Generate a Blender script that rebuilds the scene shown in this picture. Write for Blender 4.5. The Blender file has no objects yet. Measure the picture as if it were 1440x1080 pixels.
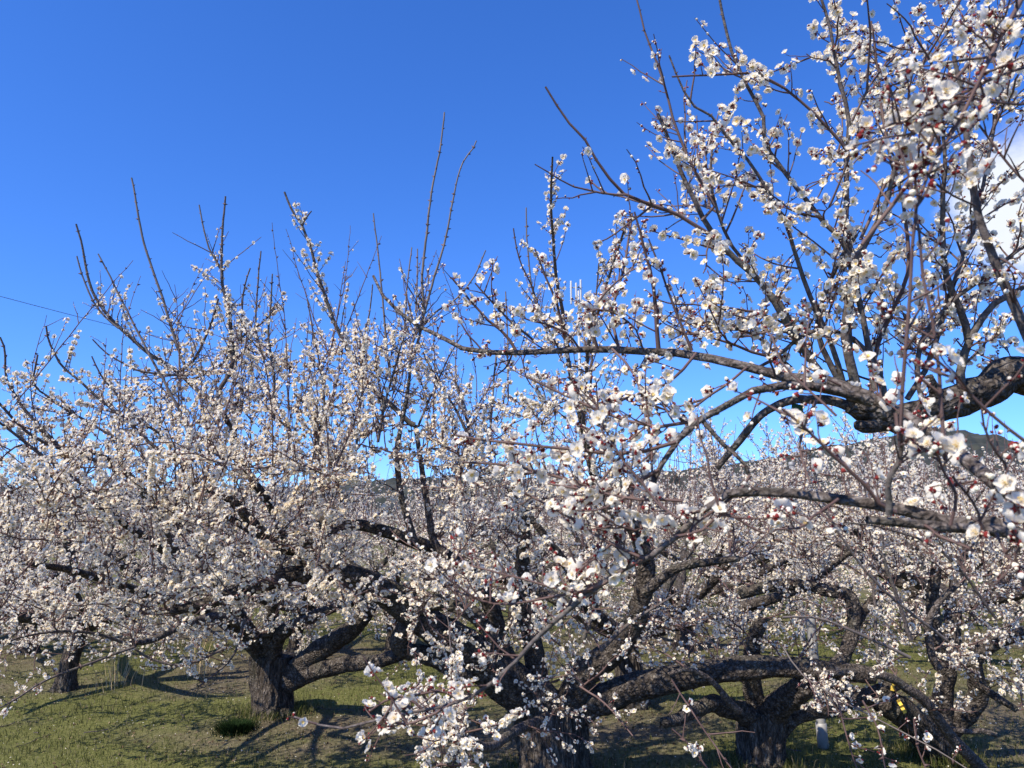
import bpy, math, random
import numpy as np
from mathutils import Vector, Matrix, noise

R = math.radians
S = bpy.context.scene
COL = S.collection
rng = np.random.default_rng(7)
random.seed(7)

# ------------------------------------------------------------------ camera
W, H, FPX = 1440.0, 1080.0, 1048.0
PITCH = math.atan((722 - 540) / FPX)
CAM = np.array((0.0, 0.0, 1.6))
cam_d = bpy.data.cameras.new('camera')
cam_d.sensor_width = 36.0
cam_d.lens = 36.0 * FPX / W
cam_d.clip_start = 0.05
cam_d.clip_end = 3000
cam_d.dof.use_dof = True
cam_d.dof.focus_distance = 3.2
cam_d.dof.aperture_fstop = 9.5
cam = bpy.data.objects.new('camera', cam_d)
COL.objects.link(cam)
cam.location = CAM
cam.rotation_euler = (R(90) + PITCH, 0, 0)
S.camera = cam

# ------------------------------------------------------------------ light and sky
SUN_EL, SUN_AZ = R(47), R(-134)          # azimuth measured clockwise from +Y (view direction)
sunv = Vector((math.sin(SUN_AZ) * math.cos(SUN_EL), math.cos(SUN_AZ) * math.cos(SUN_EL), math.sin(SUN_EL)))
sl = bpy.data.lights.new('sun', 'SUN')
sl.energy = 4.8
sl.angle = R(0.53)
sl.color = (1.0, 0.91, 0.77)
sun = bpy.data.objects.new('sun', sl)
COL.objects.link(sun)
sun.rotation_euler = (-sunv).to_track_quat('-Z', 'Y').to_euler()

world = bpy.data.worlds.new('World')
S.world = world
world.use_nodes = True
wt = world.node_tree
for n in list(wt.nodes):
    wt.nodes.remove(n)


def N(t, kind, **kw):
    n = t.nodes.new(kind)
    for k, v in kw.items():
        if k in n.inputs:
            n.inputs[k].default_value = v
        else:
            setattr(n, k, v)
    return n


w_out = N(wt, 'ShaderNodeOutputWorld')
w_bg = N(wt, 'ShaderNodeBackground', Strength=0.12)
sky = N(wt, 'ShaderNodeTexSky', sky_type='NISHITA')
sky.sun_disc = False
sky.sun_elevation = SUN_EL
sky.sun_rotation = SUN_AZ
sky.altitude = 900
sky.air_density = 1.0
sky.dust_density = 0.1
sky.ozone_density = 3.0
# look up the air a little above the true horizon: the day was clear and dry right down to the hills
sk_c = N(wt, 'ShaderNodeTexCoord')
sk_m = N(wt, 'ShaderNodeMapping')
sk_m.inputs['Scale'].default_value = (1, 1, 0.95)
sk_m.inputs['Location'].default_value = (0, 0, 0.045)
wt.links.new(sk_c.outputs['Generated'], sk_m.inputs[0])
sk_n = N(wt, 'ShaderNodeVectorMath', operation='NORMALIZE')
wt.links.new(sk_m.outputs[0], sk_n.inputs[0])
wt.links.new(sk_n.outputs[0], sky.inputs[0])
hsv = N(wt, 'ShaderNodeHueSaturation', Saturation=1.2, Value=1.0)
tint = N(wt, 'ShaderNodeMix', data_type='RGBA', blend_type='MULTIPLY')
tint.inputs[0].default_value = 1.0
tint.inputs[7].default_value = (0.70, 0.925, 1.42, 1)
wt.links.new(sky.outputs[0], hsv.inputs['Color'])
wt.links.new(hsv.outputs[0], tint.inputs[6])
# a bank of fair-weather cloud low in the sky to the right
tc = N(wt, 'ShaderNodeTexCoord')
cdir = Vector((0.705, 0.941, 0.412)).normalized()


def cloud_mask(direction, lo, hi):
    dt = N(wt, 'ShaderNodeVectorMath', operation='DOT_PRODUCT')
    nz = wt.nodes.new('ShaderNodeVectorMath')
    nz.operation = 'NORMALIZE'
    wt.links.new(tc.outputs['Generated'], nz.inputs[0])
    wt.links.new(nz.outputs[0], dt.inputs[0])
    dt.inputs[1].default_value = direction
    mr = N(wt, 'ShaderNodeMapRange', interpolation_type='SMOOTHSTEP')
    mr.inputs[1].default_value = lo
    mr.inputs[2].default_value = hi
    wt.links.new(dt.outputs['Value'], mr.inputs[0])
    return mr.outputs[0]


cm1 = cloud_mask(cdir, 0.9930, 0.9994)
cn = N(wt, 'ShaderNodeTexNoise', Scale=11.0, Detail=9.0, Roughness=0.6)
cmap = N(wt, 'ShaderNodeMapping')
cmap.inputs['Scale'].default_value = (1, 1, 1.8)
wt.links.new(tc.outputs['Generated'], cmap.inputs[0])
wt.links.new(cmap.outputs[0], cn.inputs['Vector'])
add = N(wt, 'ShaderNodeMath', operation='MULTIPLY_ADD')
add.inputs[1].default_value = 0.62
wt.links.new(cm1, add.inputs[0])
wt.links.new(cn.outputs[0], add.inputs[2])
cr = N(wt, 'ShaderNodeMapRange', interpolation_type='SMOOTHSTEP')
cr.inputs[1].default_value = 0.66
cr.inputs[2].default_value = 1.14
wt.links.new(add.outputs[0], cr.inputs[0])
cmix = N(wt, 'ShaderNodeMix', data_type='RGBA')
gate = N(wt, 'ShaderNodeMath', operation='MULTIPLY')
wt.links.new(cr.outputs[0], gate.inputs[0])
wt.links.new(cloud_mask(cdir, 0.9915, 0.9985), gate.inputs[1])
wt.links.new(gate.outputs[0], cmix.inputs[0])
wt.links.new(tint.outputs[2], cmix.inputs[6])
cmix.inputs[7].default_value = (5.0, 5.3, 5.8, 1)
wt.links.new(cmix.outputs[2], w_bg.inputs['Color'])
wt.links.new(w_bg.outputs[0], w_out.inputs[0])

S.view_settings.view_transform = 'Standard'
S.view_settings.look = 'None'
S.view_settings.gamma = 1
S.view_settings.exposure = 0.62
S.cycles.max_bounces = 10
S.cycles.diffuse_bounces = 6
S.cycles.transmission_bounces = 8
S.cycles.glossy_bounces = 2
S.cycles.sample_clamp_indirect = 6

# ------------------------------------------------------------------ materials
def new_mat(name):
    m = bpy.data.materials.new(name)
    m.use_nodes = True
    t = m.node_tree
    for n in list(t.nodes):
        t.nodes.remove(n)
    return m, t


def ramp(t, fac, stops):
    r = t.nodes.new('ShaderNodeValToRGB')
    e = r.color_ramp.elements
    while len(e) < len(stops):
        e.new(0.5)
    for i, (p, c) in enumerate(stops):
        e[i].position = p
        e[i].color = (*c, 1)
    t.links.new(fac, r.inputs[0])
    return r.outputs[0]


def tex(t, scale, detail=4.0, rough=0.55, stretch=None, kind='ShaderNodeTexNoise', coord='Object'):
    co = t.nodes.new('ShaderNodeTexCoord')
    src = co.outputs[coord]
    if stretch:
        mp = t.nodes.new('ShaderNodeMapping')
        mp.inputs['Scale'].default_value = stretch
        t.links.new(src, mp.inputs[0])
        src = mp.outputs[0]
    n = t.nodes.new(kind)
    n.inputs['Scale'].default_value = scale
    if 'Detail' in n.inputs:
        n.inputs['Detail'].default_value = detail
        n.inputs['Roughness'].default_value = rough
    t.links.new(src, n.inputs['Vector'])
    return n.outputs[0]


def petal_mat(name, c1, c2, trans=0.35):
    m, t = new_mat(name)
    out = t.nodes.new('ShaderNodeOutputMaterial')
    geo = t.nodes.new('ShaderNodeNewGeometry')
    col = ramp(t, geo.outputs['Random Per Island'], [(0.0, c1), (1.0, c2)])
    d = t.nodes.new('ShaderNodeBsdfDiffuse')
    tr = t.nodes.new('ShaderNodeBsdfTranslucent')
    mx = t.nodes.new('ShaderNodeMixShader')
    mx.inputs[0].default_value = trans
    t.links.new(col, d.inputs[0])
    t.links.new(col, tr.inputs[0])
    t.links.new(d.outputs[0], mx.inputs[1])
    t.links.new(tr.outputs[0], mx.inputs[2])
    t.links.new(mx.outputs[0], out.inputs[0])
    return m


def simple(name, col, rough=0.7, metal=0.0, noise_scale=None, col2=None, bump=0.0, stretch=None):
    m, t = new_mat(name)
    out = t.nodes.new('ShaderNodeOutputMaterial')
    b = t.nodes.new('ShaderNodeBsdfPrincipled')
    b.inputs['Roughness'].default_value = rough
    b.inputs['Metallic'].default_value = metal
    b.inputs['Base Color'].default_value = (*col, 1)
    if noise_scale:
        f = tex(t, noise_scale, stretch=stretch)
        t.links.new(ramp(t, f, [(0.35, col), (0.65, col2 or col)]), b.inputs['Base Color'])
        if bump:
            bp = t.nodes.new('ShaderNodeBump')
            bp.inputs['Strength'].default_value = bump
            bp.inputs['Distance'].default_value = 0.01
            t.links.new(f, bp.inputs['Height'])
            t.links.new(bp.outputs[0], b.inputs['Normal'])
    t.links.new(b.outputs[0], out.inputs[0])
    return m


def bark_mat(name, dark, mid, lichen, scale, bump, st=None):
    m, t = new_mat(name)
    out = t.nodes.new('ShaderNodeOutputMaterial')
    b = t.nodes.new('ShaderNodeBsdfPrincipled')
    b.inputs['Roughness'].default_value = 0.9
    b.inputs['Specular IOR Level'].default_value = 0.15
    f = tex(t, scale, 6, 0.65, st)
    c = ramp(t, f, [(0.32, dark), (0.52, mid), (0.72, lichen)])
    big = tex(t, 4.5, 3, 0.6)
    mask = ramp(t, big, [(0.52, (0, 0, 0)), (0.68, (1, 1, 1))])
    mx = t.nodes.new('ShaderNodeMix')
    mx.data_type = 'RGBA'
    mm = t.nodes.new('ShaderNodeMath')
    mm.operation = 'MULTIPLY'
    mm.inputs[1].default_value = 0.45
    t.links.new(mask, mm.inputs[0])
    t.links.new(mm.outputs[0], mx.inputs[0])
    t.links.new(c, mx.inputs[6])
    mx.inputs[7].default_value = (0.10, 0.105, 0.075, 1)
    t.links.new(mx.outputs[2], b.inputs['Base Color'])
    if bump > .4:
        cs = (scale * 1.5,) * 3 if st is None else tuple(scale * 1.3 * q for q in st)
        co2 = t.nodes.new('ShaderNodeTexCoord')
        mp2 = t.nodes.new('ShaderNodeMapping')
        mp2.inputs['Scale'].default_value = cs
        wn = t.nodes.new('ShaderNodeMixRGB')
        wn.inputs[0].default_value = 0.04
        dn = t.nodes.new('ShaderNodeTexNoise')
        dn.inputs['Scale'].default_value = scale * .5
        t.links.new(co2.outputs['Object'], dn.inputs['Vector'])
        t.links.new(co2.outputs['Object'], wn.inputs[1])
        t.links.new(dn.outputs['Color'], wn.inputs[2])
        t.links.new(wn.outputs[0], mp2.inputs[0])
        vo = t.nodes.new('ShaderNodeTexVoronoi')
        vo.feature = 'DISTANCE_TO_EDGE'
        vo.inputs['Scale'].default_value = 1.0
        t.links.new(mp2.outputs[0], vo.inputs['Vector'])
        ck = ramp(t, vo.outputs['Distance'], [(0.0, (.42, .40, .38)), (0.22, (1, 1, 1))])
        ml = t.nodes.new('ShaderNodeMix')
        ml.data_type = 'RGBA'
        ml.blend_type = 'MULTIPLY'
        ml.inputs[0].default_value = 1.0
        t.links.new(mx.outputs[2], ml.inputs[6])
        t.links.new(ck, ml.inputs[7])
        t.links.new(ml.outputs[2], b.inputs['Base Color'])
        f = vo.outputs['Distance']
    bp = t.nodes.new('ShaderNodeBump')
    bp.inputs['Strength'].default_value = bump
    bp.inputs['Distance'].default_value = 0.02
    v = tex(t, scale * 0.55, stretch=st, kind='ShaderNodeTexVoronoi')
    ad = t.nodes.new('ShaderNodeMath')
    ad.operation = 'ADD'
    t.links.new(f, ad.inputs[0])
    t.links.new(v, ad.inputs[1])
    t.links.new(ad.outputs[0], bp.inputs['Height'])
    t.links.new(bp.outputs[0], b.inputs['Normal'])
    t.links.new(b.outputs[0], out.inputs[0])
    return m


M = {}
M['petal'] = petal_mat('petal_white', (0.91, 0.835, 0.71), (0.95, 0.912, 0.805), 0.50)
M['petal_cream'] = petal_mat('petal_cream', (0.86, 0.80, 0.62), (0.88, 0.83, 0.72), 0.25)
M['stamen'] = petal_mat('stamen', (0.75, 0.55, 0.18), (0.80, 0.66, 0.32), 0.3)
M['calyx'] = petal_mat('calyx', (0.13, 0.017, 0.021), (0.27, 0.048, 0.045), 0.2)
M['bud'] = petal_mat('bud', (0.22, 0.035, 0.04), (0.80, 0.66, 0.54), 0.2)
M['bark'] = bark_mat('old_bark', (0.028, 0.024, 0.020), (0.108, 0.090, 0.077), (0.25, 0.225, 0.195), 30, 1.0)
M['trunk'] = bark_mat('trunk_bark', (0.030, 0.025, 0.020), (0.115, 0.095, 0.080), (0.27, 0.24, 0.20), 44, 1.0, (1, 1, 0.16))
M['limb'] = bark_mat('limb_bark', (0.050, 0.041, 0.036), (0.14, 0.117, 0.104), (0.28, 0.25, 0.23), 42, 0.6)
M['branch'] = bark_mat('branch_bark', (0.055, 0.043, 0.040), (0.11, 0.092, 0.085), (0.19, 0.17, 0.16), 90, 0.25)
M['twig'] = simple('twig_bark', (0.070, 0.036, 0.030), 0.7, 0, 14, (0.13, 0.080, 0.068))
M['shoot'] = simple('shoot_bark', (0.10, 0.082, 0.072), 0.65, 0, 14, (0.16, 0.13, 0.11))

# ------------------------------------------------------------------ mesh helpers
class MB:
    """collects vertex / face arrays and links them as one mesh object"""
    def __init__(self):
        self.v, self.q, self.t, self.qm, self.tm, self.n = [], [], [], [], [], 0

    def add(self, V, quads=None, tris=None, mat=0, tmat=None):
        V = np.asarray(V, dtype=np.float32).reshape(-1, 3)
        if quads is not None and len(quads):
            q = np.asarray(quads, dtype=np.int32).reshape(-1, 4)
            self.q.append(q + self.n)
            self.qm.append(np.full(len(q), mat, np.int32) if np.isscalar(mat) else mat)
        if tris is not None and len(tris):
            t = np.asarray(tris, dtype=np.int32).reshape(-1, 3)
            self.t.append(t + self.n)
            tm = mat if tmat is None else tmat
            self.tm.append(np.full(len(t), tm, np.int32) if np.isscalar(tm) else tm)
        self.v.append(V)
        self.n += len(V)

    def mesh(self, name, mats, smooth=True, offset=(0, 0, 0)):
        me = bpy.data.meshes.new(name)
        V = np.concatenate(self.v) - np.asarray(offset, np.float32)
        q = np.concatenate(self.q) if self.q else np.zeros((0, 4), np.int32)
        t = np.concatenate(self.t) if self.t else np.zeros((0, 3), np.int32)
        mi = np.concatenate(([*self.qm] if self.q else []) + ([*self.tm] if self.t else []))
        me.vertices.add(len(V))
        me.vertices.foreach_set('co', V.ravel())
        loops = np.concatenate((q.ravel(), t.ravel())).astype(np.int32)
        me.loops.add(len(loops))
        me.loops.foreach_set('vertex_index', loops)
        npoly = len(q) + len(t)
        me.polygons.add(npoly)
        starts = np.concatenate((np.arange(len(q)) * 4, len(q) * 4 + np.arange(len(t)) * 3)).astype(np.int32)
        me.polygons.foreach_set('loop_start', starts)
        me.polygons.foreach_set('material_index', mi.astype(np.int32))
        me.polygons.foreach_set('use_smooth', np.full(npoly, smooth))
        for m in mats:
            me.materials.append(m)
        me.update(calc_edges=True)
        me.validate()
        return me

    def build(self, name, mats, parent=None, smooth=True, offset=(0, 0, 0)):
        if not self.n:
            return None
        o = bpy.data.objects.new(name, self.mesh(name, mats, smooth, offset))
        COL.objects.link(o)
        if parent:
            o.parent = parent
        return o


def tag(o, label=None, cat=None, group=None, kind=None):
    if label:
        o['label'] = label
    if cat:
        o['category'] = cat
    if group:
        o['group'] = group
    if kind:
        o['kind'] = kind
    return o


def empty(name, loc, label, cat, group=None):
    o = bpy.data.objects.new(name, None)
    o.empty_display_size = 0.2
    COL.objects.link(o)
    o.location = loc
    return tag(o, label, cat, group)


FW = np.array((0, math.cos(PITCH), math.sin(PITCH)))
UP = np.array((0, -math.sin(PITCH), math.cos(PITCH)))


def at(px, py, y):
    """world point on the sight line through a photo pixel, y metres in front of the camera"""
    d = FW + (px - W / 2) / FPX * np.array((1.0, 0, 0)) + (H / 2 - py) / FPX * UP
    return CAM + d * (y / d[1])


def ground_z(x, y):
    return 0.05 * noise.noise((x * 0.35, y * 0.35, 3.1)) + 0.02 * noise.noise((x * 1.3, y * 1.3, 7.7))


def proj(P):
    """photo pixel and depth of world points"""
    D = P - CAM
    z = D @ FW
    x = D[:, 0] / np.maximum(z, 1e-3) * FPX + W / 2
    y = H / 2 - (D @ UP) / np.maximum(z, 1e-3) * FPX
    return x, y, z


def unit(v):
    return v / np.maximum(np.linalg.norm(v, axis=-1, keepdims=True), 1e-9)


def catmull(P, n):
    """resample control rows (any channels) to n rows along a smooth curve"""
    P = np.asarray(P, float)
    if len(P) == 2:
        t = np.linspace(0, 1, n)[:, None]
        return P[0] * (1 - t) + P[1] * t
    A = np.vstack((2 * P[0] - P[1], P, 2 * P[-1] - P[-2]))
    seg = np.linalg.norm(np.diff(P[:, :3], axis=0), axis=1)
    cum = np.concatenate(([0], np.cumsum(seg)))
    s = np.linspace(0, cum[-1], n)
    i = np.clip(np.searchsorted(cum, s, 'right') - 1, 0, len(P) - 2)
    u = ((s - cum[i]) / np.maximum(seg[i], 1e-9))[:, None]
    p0, p1, p2, p3 = A[i], A[i + 1], A[i + 2], A[i + 3]
    return 0.5 * (2 * p1 + (p2 - p0) * u + (2 * p0 - 5 * p1 + 4 * p2 - p3) * u ** 2 + (3 * p1 - p0 - 3 * p2 + p3) * u ** 3)


def tubes(mb, P, Rr, k, mat=0):
    """many tubes at once: P (n, m, 3), radii (n, m), k sides"""
    P = np.asarray(P, float)
    n, m, _ = P.shape
    if n == 0:
        return
    T = unit(np.gradient(P, axis=1))
    mean = unit(P[:, -1] - P[:, 0] + 1e-6)
    ref = np.where(np.abs(mean[:, 2:3]) > 0.7, np.array([[1.0, 0.13, 0]]), np.array([[0.11, 0.05, 1.0]]))
    a = unit(np.cross(T, ref[:, None, :]))
    b = np.cross(T, a)
    th = np.arange(k) * (2 * math.pi / k)
    V = P[:, :, None, :] + Rr[:, :, None, None] * (np.cos(th)[:, None] * a[:, :, None, :] + np.sin(th)[:, None] * b[:, :, None, :])
    idx = np.arange(n * m * k).reshape(n, m, k)
    nx = np.roll(idx, -1, axis=2)
    q = np.stack((idx[:, :-1], nx[:, :-1], nx[:, 1:], idx[:, 1:]), -1).reshape(-1, 4)
    mb.add(V, quads=q, mat=mat)


def gnarled(mb, P, rough=1.0, flare=None, cap=True, fine_bark=False):
    """one thick limb with lumps and furrows: P rows are x, y, z, r"""
    P = np.asarray(P, float)
    L = np.linalg.norm(np.diff(P[:, :3], axis=0), axis=1).sum()
    r_mean = P[:, 3].mean()
    n = int(np.clip(L / max(0.010, r_mean * 0.28), 10, 110))
    Q = catmull(P, n)
    k = int(np.clip(r_mean * 2 * math.pi / 0.018, 9, 44))
    if fine_bark:
        k, n = 84, 60
        Q = catmull(P, n)
    T = unit(np.gradient(Q[:, :3], axis=0))
    a = unit(np.cross(T[0], np.array((0.3, 0.9, 0.25))))
    V = np.zeros((n, k, 3))
    s = 0.0
    off = random.random() * 50
    for i in range(n):
        a = unit(a - T[i] * np.dot(a, T[i]))
        b = np.cross(T[i], a)
        if i:
            s += np.linalg.norm(Q[i, :3] - Q[i - 1, :3])
        r = max(Q[i, 3], 0.002) * 0.92
        for j in range(k):
            th = 2 * math.pi * j / k
            c, sn = math.cos(th), math.sin(th)
            lump = noise.noise((c * 1.1 + off, sn * 1.1, s * 0.55 / max(r_mean, 0.03)))
            fur = 1 - abs(noise.noise((c * 4.2 + off, sn * 4.2, s * 9.0))) * 2
            fine = noise.noise((c * 9 + off, sn * 9, s * 38))
            if fine_bark:
                wob = 0.25 * noise.noise((c, sn, s * 5))
                ct, st_ = math.cos(th + wob), math.sin(th + wob)
                fur = 1.1 - 2.4 * abs(noise.noise((ct * 5.5 + off, st_ * 5.5, s * 2.2)))
                fine = noise.noise((ct * 12 + off, st_ * 12, s * 7))
            rr = r * (1 + rough * (0.13 * lump + 0.11 * fur + 0.06 * fine))
            if flare:
                h = s
                lobes = 0.6 + 0.4 * math.cos(th * 5 + off) + 0.3 * noise.noise((c * 2 + off, sn * 2, 1.0))
                rr *= 1 + flare * math.exp(-max(0, h - 0.11) / 0.07) * lobes * .75
            V[i, j] = Q[i, :3] + rr * (c * a + sn * b)
    idx = np.arange(n * k).reshape(n, k)
    nx = np.roll(idx, -1, axis=1)
    q = np.stack((idx[:-1], nx[:-1], nx[1:], idx[1:]), -1).reshape(-1, 4)
    VV = V.reshape(-1, 3)
    tr = []
    if cap:
        VV = np.vstack((VV, Q[-1:, :3] + T[-1] * Q[-1, 3] * 0.25))
        tr = [(idx[-1, j], idx[-1, (j + 1) % k], n * k) for j in range(k)]
    mb.add(VV, quads=q, tris=tr if tr else None)
    return Q


# ------------------------------------------------------------------ blossom templates
def petal_grid(nu, nv, cup, curl, z0, width=0.55):
    u = np.linspace(0, 1, nu)
    v = np.linspace(-1, 1, nv)
    V = []
    for a in u:
        for b in v:
            w = width * math.sin(math.pi * (0.10 + 0.62 * a)) * (1.0 if a < 0.99 else 0.86)
            r = 0.10 + 0.90 * a - 0.22 * (b * b) * a * a
            z = z0 + cup * a ** 1.3 * (1 - 0.25 * a) + 0.24 * b * b * a + curl * a * a * math.sin(3 * b + 1.0) * 0.12
            V.append((r, b * w, z))
    t = []
    for i in range(nu - 1):
        for j in range(nv - 1):
            p = i * nv + j
            t += [(p, p + nv, p + nv + 1), (p, p + nv + 1, p + 1)]
    return np.array(V), t


def rotz(V, a):
    c, s = math.cos(a), math.sin(a)
    return np.column_stack((V[:, 0] * c - V[:, 1] * s, V[:, 0] * s + V[:, 1] * c, V[:, 2]))


def rot_tilt(V, a):      # tilt about local y at the petal base
    c, s = math.cos(a), math.sin(a)
    return np.column_stack((V[:, 0] * c - V[:, 2] * s, V[:, 1], V[:, 0] * s + V[:, 2] * c))


def flower(lod, cup, radius=1.0, seed=0, stamens=True):
    """unit plum blossom facing +z. materials: 0 petal, 1 stamen, 2 calyx"""
    r_ = random.Random(seed)
    V, T, Mi = [], [], []
    n = 0

    def put(v, t, m):
        nonlocal n
        v = np.asarray(v, float)
        V.append(v)
        T.append(np.asarray(t, int) + n)
        Mi.append(np.full(len(t), m))
        n += len(v)
    nu, nv = {3: (6, 6), 2: (4, 4), 1: (3, 3), 0: (2, 2)}[lod]
    for i in range(5):
        pv, pt = petal_grid(nu, nv, cup + r_.uniform(-.12, .14), r_.uniform(-1, 1), 0.02 + 0.035 * (i % 2), 0.55 + r_.uniform(-.04, .05))
        pv = pv * radius * np.array((1 + r_.uniform(-.08, .08), 1, 1))
        pv = rot_tilt(pv, r_.uniform(-.12, .16))
        put(rotz(pv, 2 * math.pi * (i + r_.uniform(-.06, .06)) / 5), pt, 0)
    if stamens:
        if lod >= 3:
            for i in range(30):
                a = r_.uniform(0, 6.28)
                tilt = r_.uniform(.1, .75)
                L = r_.uniform(.36, .58)
                d = np.array((math.cos(a) * math.sin(tilt), math.sin(a) * math.sin(tilt), math.cos(tilt)))
                s = np.cross(d, (0.2, 0.1, 1)); s = s / np.linalg.norm(s) * 0.013
                p = d * L
                put([-s, s, p + s * .6, p - s * .6], [(0, 1, 2), (0, 2, 3)], 3)
                e = 0.055
                put([p + (e, 0, 0), p + (-e, 0, 0), p + (0, e, 0), p + (0, -e, 0), p + (0, 0, e), p + (0, 0, -e)],
                    [(0, 2, 4), (2, 1, 4), (1, 3, 4), (3, 0, 4), (2, 0, 5), (1, 2, 5), (3, 1, 5), (0, 3, 5)], 1)
        else:
            k = 5 if lod else 4
            ring = [(0.30 * math.cos(6.283 * j / k), 0.30 * math.sin(6.283 * j / k), 0.30) for j in range(k)]
            put([(0, 0, 0.10)] + ring, [(0, j + 1, (j + 1) % k + 1) for j in range(k)], 1)
    k = {3: 10, 2: 5, 1: 5, 0: 3}[lod]
    cup_r, cup_h = (0.26 if lod > 1 else 0.31), -0.30
    ring = [(cup_r * math.cos(6.283 * j / k), cup_r * math.sin(6.283 * j / k), -0.03) for j in range(k)]
    put([(0, 0, cup_h)] + ring, [(0, (j + 1) % k + 1, j + 1) for j in range(k)], 2)
    if lod >= 1:
        for i in range(5):
            a = 6.283 * (i + 0.5) / 5
            c, s = math.cos(a), math.sin(a)
            put([(c * .16 - s * .13, s * .16 + c * .13, -.06), (c * .16 + s * .13, s * .16 - c * .13, -.06), (c * .46, s * .46, -.02 + cup * .1)], [(0, 1, 2)], 2)
    return np.vstack(V), np.vstack(T), np.concatenate(Mi)


def bud(lod, closed):
    """round bud on +z, red calyx cup below; materials 0 petal(cream) 2 calyx"""
    k = 8 if lod >= 3 else (5 if lod == 2 else 4)
    V, T, Mi = [], [], []
    rows = [(-0.30, 0.10), (-0.05, 0.30), (0.20, 0.36), (0.45, 0.30), (0.62, 0.12)] if lod >= 2 else [(-0.25, 0.12), (0.12, 0.36), (0.5, 0.2)]
    for z, r in rows:
        for j in range(k):
            V.append((r * math.cos(6.283 * j / k), r * math.sin(6.283 * j / k), z))
    red = (len(rows) - 2) if closed else (1 if lod < 2 else 2)
    for i in range(len(rows) - 1):
        for j in range(k):
            a, b = i * k + j, i * k + (j + 1) % k
            T += [(a, b, b + k), (a, b + k, a + k)]
            Mi += [2 if i < red else 4] * 2
    tip = len(V)
    V.append((0, 0, rows[-1][0] + 0.05))
    o = (len(rows) - 1) * k
    for j in range(k):
        T.append((o + j, o + (j + 1) % k, tip))
        Mi.append(4 if not closed else 5)
    return np.array(V), np.array(T), np.array(Mi)


TPL = {}
for lod in range(4):
    TPL[lod] = [flower(lod, 0.30, 1.0, 11 + lod), flower(lod, 0.52, 0.97, 21 + lod), flower(lod, 0.85, 0.86, 31 + lod), flower(lod, 0.16, 1.0, 41 + lod), flower(lod, 1.25, 0.72, 51 + lod)]
BUD = {lod: [bud(lod, False), bud(lod, True)] for lod in range(4)}
FM = [M['petal'], M['stamen'], M['calyx'], M['petal_cream'], M['petal_cream'], M['bud']]


def frames(A):
    """rotation matrices taking +z onto the rows of A with a random spin"""
    n = len(A)
    A = unit(A)
    ref = unit(rng.normal(size=(n, 3)))
    X = unit(np.cross(A, ref) + 1e-9)
    Y = np.cross(A, X)
    return np.stack((X, Y, A), -1)


def stamp(mb, tpl, pos, rot, sc):
    V, T, Mi = tpl
    n = len(pos)
    if n == 0:
        return
    out = np.einsum('nij,vj->nvi', rot, V) * sc[:, None, None] + pos[:, None, :]
    t = (T[None] + (np.arange(n) * len(V))[:, None, None]).reshape(-1, 3)
    mb.add(out, tris=t, tmat=np.tile(Mi, n))


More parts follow.
